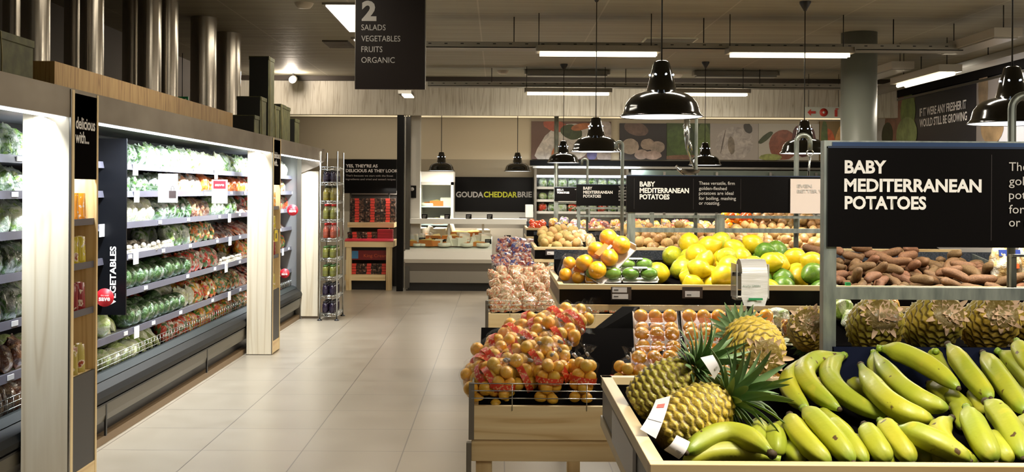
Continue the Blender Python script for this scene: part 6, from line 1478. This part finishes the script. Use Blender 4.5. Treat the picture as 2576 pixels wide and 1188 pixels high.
bt = [mkbottle('olive_oil_bottle', (120, 108, 40), ('dark_cap', (40, 44, 24))), mkbottle('red_topped_bottle', (110, 108, 44), ('red_cap', (190, 40, 34))), mkbottle('red_sauce_bottle', (150, 66, 44), ('red_cap', (190, 40, 34))),
      mkbottle('green_jar', (112, 112, 48), ('green_cap', (60, 96, 36)), True), mkbottle('purple_jar', (34, 24, 44), ('black_cap', (24, 20, 26)), True)]
plan = [(0, 4), (1, 4), (2, 3), (3, 3), (4, 2), (5, 1), (6, 0), (7, 4)]
sn = ['bottom', 'second', 'third', 'fourth', 'fifth', 'sixth', 'seventh', 'eighth']
BN = ['olive coloured bottle', 'green bottle with red cap', 'red sauce bottle', 'green jar', 'dark purple jar']
for (si, bi) in plan:
    z = RZs[si] + 0.005
    for j in range(5):
        for i in range(2):
            bt[bi].place((xa + 0.055 + i * 0.085, YR + 0.06 + j * 0.09, z), scale=1.0 if bi > 2 else 1.12, label='%s, %s from front in %s column, %s rack shelf' % (BN[bi], ordn(j + 1), ['left', 'right'][i], sn[si]), group='bottles on the wire rack')
# ------------------------------------------------------------------ back wall: food posters, salad cooler
YW = 19.44
def poster(px0, px1, py0, py1, Y, label, bg, shapes):
    a, b = at(px0, py0, Y), at(px1, py1, Y)
    t = thing('food_poster', label, 'poster', ((a.x + b.x) / 2, Y, b.z), 'food photo panels on the back wall')
    W_, H_ = b.x - a.x, a.z - b.z
    bm = mat('print_' + '_'.join(str(v) for v in bg), bg, 0.5)
    part('panel', MB().box((a.x, Y, b.z), (b.x, Y + 0.04, a.z)), bm, t)
    for i, (nm, rgb, cx, cz, rx, rz_, rot) in enumerate(shapes):
        pts = []
        for k in range(22):
            an = 2 * PI * k / 22; q = 1 + 0.10 * noise.noise(Vector((math.cos(an) * 2 + i * 7, math.sin(an) * 2, px0)))
            u = rx * math.cos(an) * q; v = rz_ * math.sin(an) * q
            X = a.x + cx * W_ + u * math.cos(rot) - v * math.sin(rot); Z = b.z + cz * H_ + u * math.sin(rot) + v * math.cos(rot)
            pts.append((min(max(X, a.x), b.x), min(max(Z, b.z), a.z)))
        m = mat('poster_' + nm, rgb, 0.5); nn = NT(m)
        if not nn.b.inputs['Base Color'].is_linked: nn.base(nn.ramp(nn.noise(nn.coord((1, 1, 1)), 9, 4, 0.6, 0.8), [(0.3, tuple(int(c * .72) for c in rgb)), (0.7, rgb)]))
        part(nm, MB().prism(pts, Y - 0.002 - 0.0012 * i, Y - 0.0008 - 0.0012 * i, 'Y'), m, t)
    return t
poster(1337, 1537, 305, 402, YW, 'wall poster of a garnished plate, leftmost of the food panels', (92, 66, 54), [
    ('plate', (196, 186, 176), 0.42, 0.35, 0.55, 0.36, 0.5), ('tomato_slice', (170, 84, 58), 0.30, 0.88, 0.22, 0.10, -0.2), ('herb', (64, 72, 40), 0.50, 0.72, 0.20, 0.13, -0.3), ('salmon', (178, 110, 70), 0.62, 0.86, 0.18, 0.06, 0.2),
    ('carrot_piece', (190, 108, 56), 0.30, 0.22, 0.05, 0.14, -0.4), ('napkin', (176, 160, 152), 0.92, 0.4, 0.16, 0.5, 0.0), ('blue_mark', (92, 86, 140), 0.76, 0.13, 0.09, 0.10, 0)])
poster(1559, 1677, 310, 402, YW, 'wall poster of brown mushrooms on dark ground', (38, 29, 26), [
    ('mushroom_blur', (110, 84, 70), 0.35, 0.85, 0.22, 0.12, -0.3), ('mushroom_cap', (170, 150, 132), 0.22, 0.36, 0.16, 0.14, 0), ('mushroom_top', (162, 140, 122), 0.60, 0.42, 0.13, 0.10, 0), ('mushroom_side', (158, 138, 122), 0.80, 0.34, 0.13, 0.11, 0),
    ('mushroom_front', (176, 152, 138), 0.46, 0.14, 0.12, 0.09, 0), ('mushroom_slice', (180, 154, 140), 0.70, 0.12, 0.16, 0.08, 0)])
poster(1677, 1786, 310, 402, YW, 'wall poster of green leaves between mushrooms and garlic', (60, 74, 30), [('leaf_clump', (78, 98, 42), 0.3, 0.5, 0.2, 0.3, 0.4), ('leaf_dark', (46, 60, 26), 0.55, 0.6, 0.09, 0.32, 0.3), ('stalks', (96, 112, 50), 0.85, 0.5, 0.12, 0.34, 0.0), ('soil', (120, 84, 60), 0.4, 0.05, 0.4, 0.05, 0)])
poster(1786, 1908, 311, 403, YW, 'wall poster of a pale garlic bulb close up', (156, 146, 136), [('garlic_bulb', (186, 174, 164), 0.5, 0.45, 0.34, 0.30, 0.2), ('clove_shade', (140, 126, 108), 0.44, 0.40, 0.06, 0.16, 0.1), ('garlic_stem', (72, 66, 58), 0.78, 0.88, 0.07, 0.10, 0.5), ('clove_line', (112, 100, 92), 0.27, 0.5, 0.01, 0.22, -0.2)])
poster(1908, 2060, 311, 404, YW, 'wall poster of sliced red onion behind the pendant', (168, 160, 146), [('onion_slice', (142, 84, 62), 0.42, 0.42, 0.26, 0.27, 0.2), ('onion_whole', (92, 48, 44), 0.75, 0.55, 0.22, 0.30, 0), ('leek_tip', (70, 76, 46), 0.12, 0.62, 0.16, 0.05, 0.7), ('lime_slice', (156, 160, 90), 0.2, 0.08, 0.2, 0.06, 0)])
poster(2062, 2122, 305, 404, YW, 'wall poster of orange and green peppers beside the column', (120, 96, 50), [('flame_pepper', (196, 92, 40), 0.5, 0.4, 0.08, 0.3, 0.2), ('green_pepper', (84, 100, 40), 0.2, 0.55, 0.06, 0.34, 0), ('bright_pepper', (214, 160, 90), 0.75, 0.5, 0.05, 0.26, -0.2)])
solo('poster_shelf', MB().box((X_(1333, 19.3), 19.3, at(1500, 417, 19.3).z), (X_(2130, 19.3), 19.44, at(1500, 404, 19.3).z)), mat('black_band', (10, 8, 8), 0.6, spec=0.1), 'black ledge running beneath the food posters', 'ledge')
solo('valance', MB().box((X_(1340, 19.0), 19.0, at(1500, 424, 19.0).z), (X_(2130, 19.0), 19.42, at(1500, 419, 19.0).z)), STEEL, 'thin steel valance above the back salad cooler', 'trim')
YK = 18.5; xa, xb = X_(1350, YK), X_(1575, YK)
t = thing('salad_cooler', 'brightly lit open salad cooler in the back wall', 'display cooler', ((xa + xb) / 2, YK + 0.4, 0))
zc = at(1450, 441, YK).z; zc2 = at(1450, 425, YK).z
part('top_panel', MB().box((xa, YK, zc), (xb, YK + 0.7, zc2)), mat('cooler_header_taupe', (92, 84, 68), 0.4), t)
part('back', MB().box((xa, YK + 0.65, 0), (xb, YK + 0.7, zc)), WHITEP, t)
part('side', MB().box((xa - 0.04, YK, 0), (xa, YK + 0.7, zc2)), STEEL, t); part('side', MB().box((xb, YK, 0), (xb + 0.04, YK + 0.7, zc2)), STEEL, t)
part('canopy_strip', MB().box((xa, YK, zc - 0.04), (xb, YK + 0.06, zc)), TUBEC, t, 'glowing strip')
part('base', MB().box((xa, YK - 0.02, 0), (xb, YK + 0.7, 0.9)), WC, t)
zs = [at(1450, py, YK).z for py in (472, 504, 534)]
for z in zs: s = part('shelf', MB().box((xa, YK + 0.08, z - 0.02), (xb, YK + 0.65, z)), SHELF, t); part('price_rail', MB().box((xa, YK + 0.07, z - 0.03), (xb, YK + 0.08, z + 0.012)), WHITEP, s)
for si, z in enumerate(zs):
    for i in range(9):
        key = [['pale', 'leaf'], ['cab', 'pale'], ['tom', 'leaf', 'pale']][si][i % (2 if si < 2 else 3)]
        c = (xa + 0.11 + i * 0.17, YK + 0.2, z + 0.002); me = CABM[i % 3] if key == 'cab' else PILLOW[i % 5]
        o = link('salad_bag', packed(me, key)); o.location = c; o.rotation_euler = (R(-10), 0, R(rnd.uniform(-10, 10))); o.scale = (1.05, 1.2, 0.82)
        tag(o, '%s in back salad cooler, %s from left, %s shelf' % (DESC[key], ordn(i + 1), ['top', 'middle', 'lower'][si]), 'bag', 'bags in the back salad cooler')
# right part of the back wall: glazed cooler tops
xa2, xb2 = X_(1590, YK), X_(2130, YK)
t = thing('glass_cooler', 'row of closed coolers with greenish glass tops along back wall', 'display cooler', ((xa2 + xb2) / 2, YK + 0.4, 0))
part('body', MB().box((xa2, YK + 0.03, 0), (xb2, YK + 0.7, 1.55)), mat('cooler_body_grey', (64, 60, 54), 0.4), t)  # one even dark grey over the whole body
part('green_glass', MB().box((xa2, YK + 0.1, 1.76), (xb2, YK + 0.12, 1.93)), mat('greenish_glass_panel', (120, 132, 122), 0.15), t)
part('top', MB().box((xa2, YK + 0.02, 1.55), (xb2, YK + 0.7, 1.76)), mat('counter_dark_grey', (104, 98, 90), 0.35), t)
part('white_strip', MB().box((xa2, YK, 1.14), (xb2, YK + 0.03, 1.2)), WHITEP, t)  # strip in plain white paint
for i, px in enumerate((1668, 1800, 1935, 2050)): part('door_mullion', MB().box((X_(px, YK), YK - 0.01, 0.2), (X_(px, YK) + 0.04, YK + 0.03, 1.9)), STEEL, t)

# ------------------------------------------------------------------ right wall banner
XW = 6.14
def wx(px, Xp): return Xp * F / (px - CX)          # depth on the right wall for a photo column
def wz(px, py, Xp): Y = wx(px, Xp); return at(px, py, Y).z
y_a, y_b, y_c, y_d, y_e = wx(2228, XW), wx(2300, XW), wx(2455, XW), wx(2512, XW), wx(2600, XW)
zt, zb = 2.98, 1.62
t = thing('wall_banner', 'long wall banner with IF IT WERE ANY FRESHER slogan and food photos', 'banner', (XW, (y_a + y_e) / 2, zb))
part('frame', MB().box((XW - 0.02, y_e, zt), (XW + 0.05, y_a, zt + 0.03)).box((XW - 0.02, y_e, zb - 0.03), (XW + 0.05, y_a, zb)), STEEL, t)
part('vegetable_photo', MB().box((XW, y_b, zb), (XW + 0.05, y_a, zt)), mat('print_110_90_60', (110, 96, 62), 0.5), t, 'photo of red and green vegetables')
part('slogan_panel', MB().box((XW, y_c, zb), (XW + 0.05, y_b, zt)), mat('slogan_black', (26, 25, 32), 0.3), t)
part('walnut_photo', MB().box((XW, y_d - 0.0, zb), (XW + 0.05, y_c, zt)), mat('print_grey_photo', (120, 112, 108), 0.45), t, 'photo of walnut and wood')
part('pale_panel', MB().box((XW, y_e, zb), (XW + 0.05, y_d, zt)), mat('pale_banner_panel', (196, 196, 206), 0.35), t)
def blob(nm, rgb, cy, cz, ry, rz_, i):
    pts = [(cy + ry * math.cos(2 * PI * k / 20), max(zb, cz + rz_ * math.sin(2 * PI * k / 20))) for k in range(20)]
    m = mat('banner_' + nm, rgb, 0.5); nn = NT(m)
    if not nn.b.inputs['Base Color'].is_linked: nn.base(nn.ramp(nn.noise(nn.coord((1, 1, 1)), 5, 4, 0.6), [(0.3, tuple(int(c * .7) for c in rgb)), (0.7, rgb)]))
    part(nm, MB().prism(pts, XW - 0.002 - 0.001 * i, XW - 0.0005 - 0.001 * i, 'X'), m, t)
blob('red_bulb', (140, 84, 70), wx(2243, XW), wz(2243, 262, XW) - 0.05, 0.36, 0.28, 0); blob('pink_bulb', (150, 100, 84), wx(2262, XW), wz(2262, 262, XW) - 0.05, 0.32, 0.3, 1); blob('rose_bulb', (156, 110, 90), wx(2248, XW), wz(2248, 312, XW), 0.4, 0.30, 2)
blob('green_bean', (130, 148, 80), wx(2283, XW), wz(2283, 280, XW), 0.3, 0.28, 3); blob('pale_bean', (160, 176, 112), wx(2280, XW), wz(2280, 338, XW), 0.42, 0.26, 4); blob('dark_leaf', (60, 66, 34), wx(2232, XW), wz(2232, 340, XW), 0.25, 0.2, 5)
blob('wood_knot', (128, 108, 84), wx(2472, XW), wz(2472, 225, XW), 0.14, 0.30, 1); blob('walnut_half', (150, 124, 90), wx(2495, XW), wz(2495, 318, XW), 0.32, 0.22, 2)
for body, p0, p1, q0, q1, hh in (('IF IT WERE ANY FRESHER IT', 2313, 293, 2430, 265, 17), ('WOULD STILL BE GROWING', 2313, 320, 2432, 291, 17)):
    Yl, Yr = wx(p0, XW), wx(q0, XW); z0 = at(p0, p1, Yl).z
    text(body, (XW - 0.004, Yl, z0), (0, -1, 0), (0, 0, 1), WHITE, t, width=Yl - Yr, size=0.16, bold=0.02)
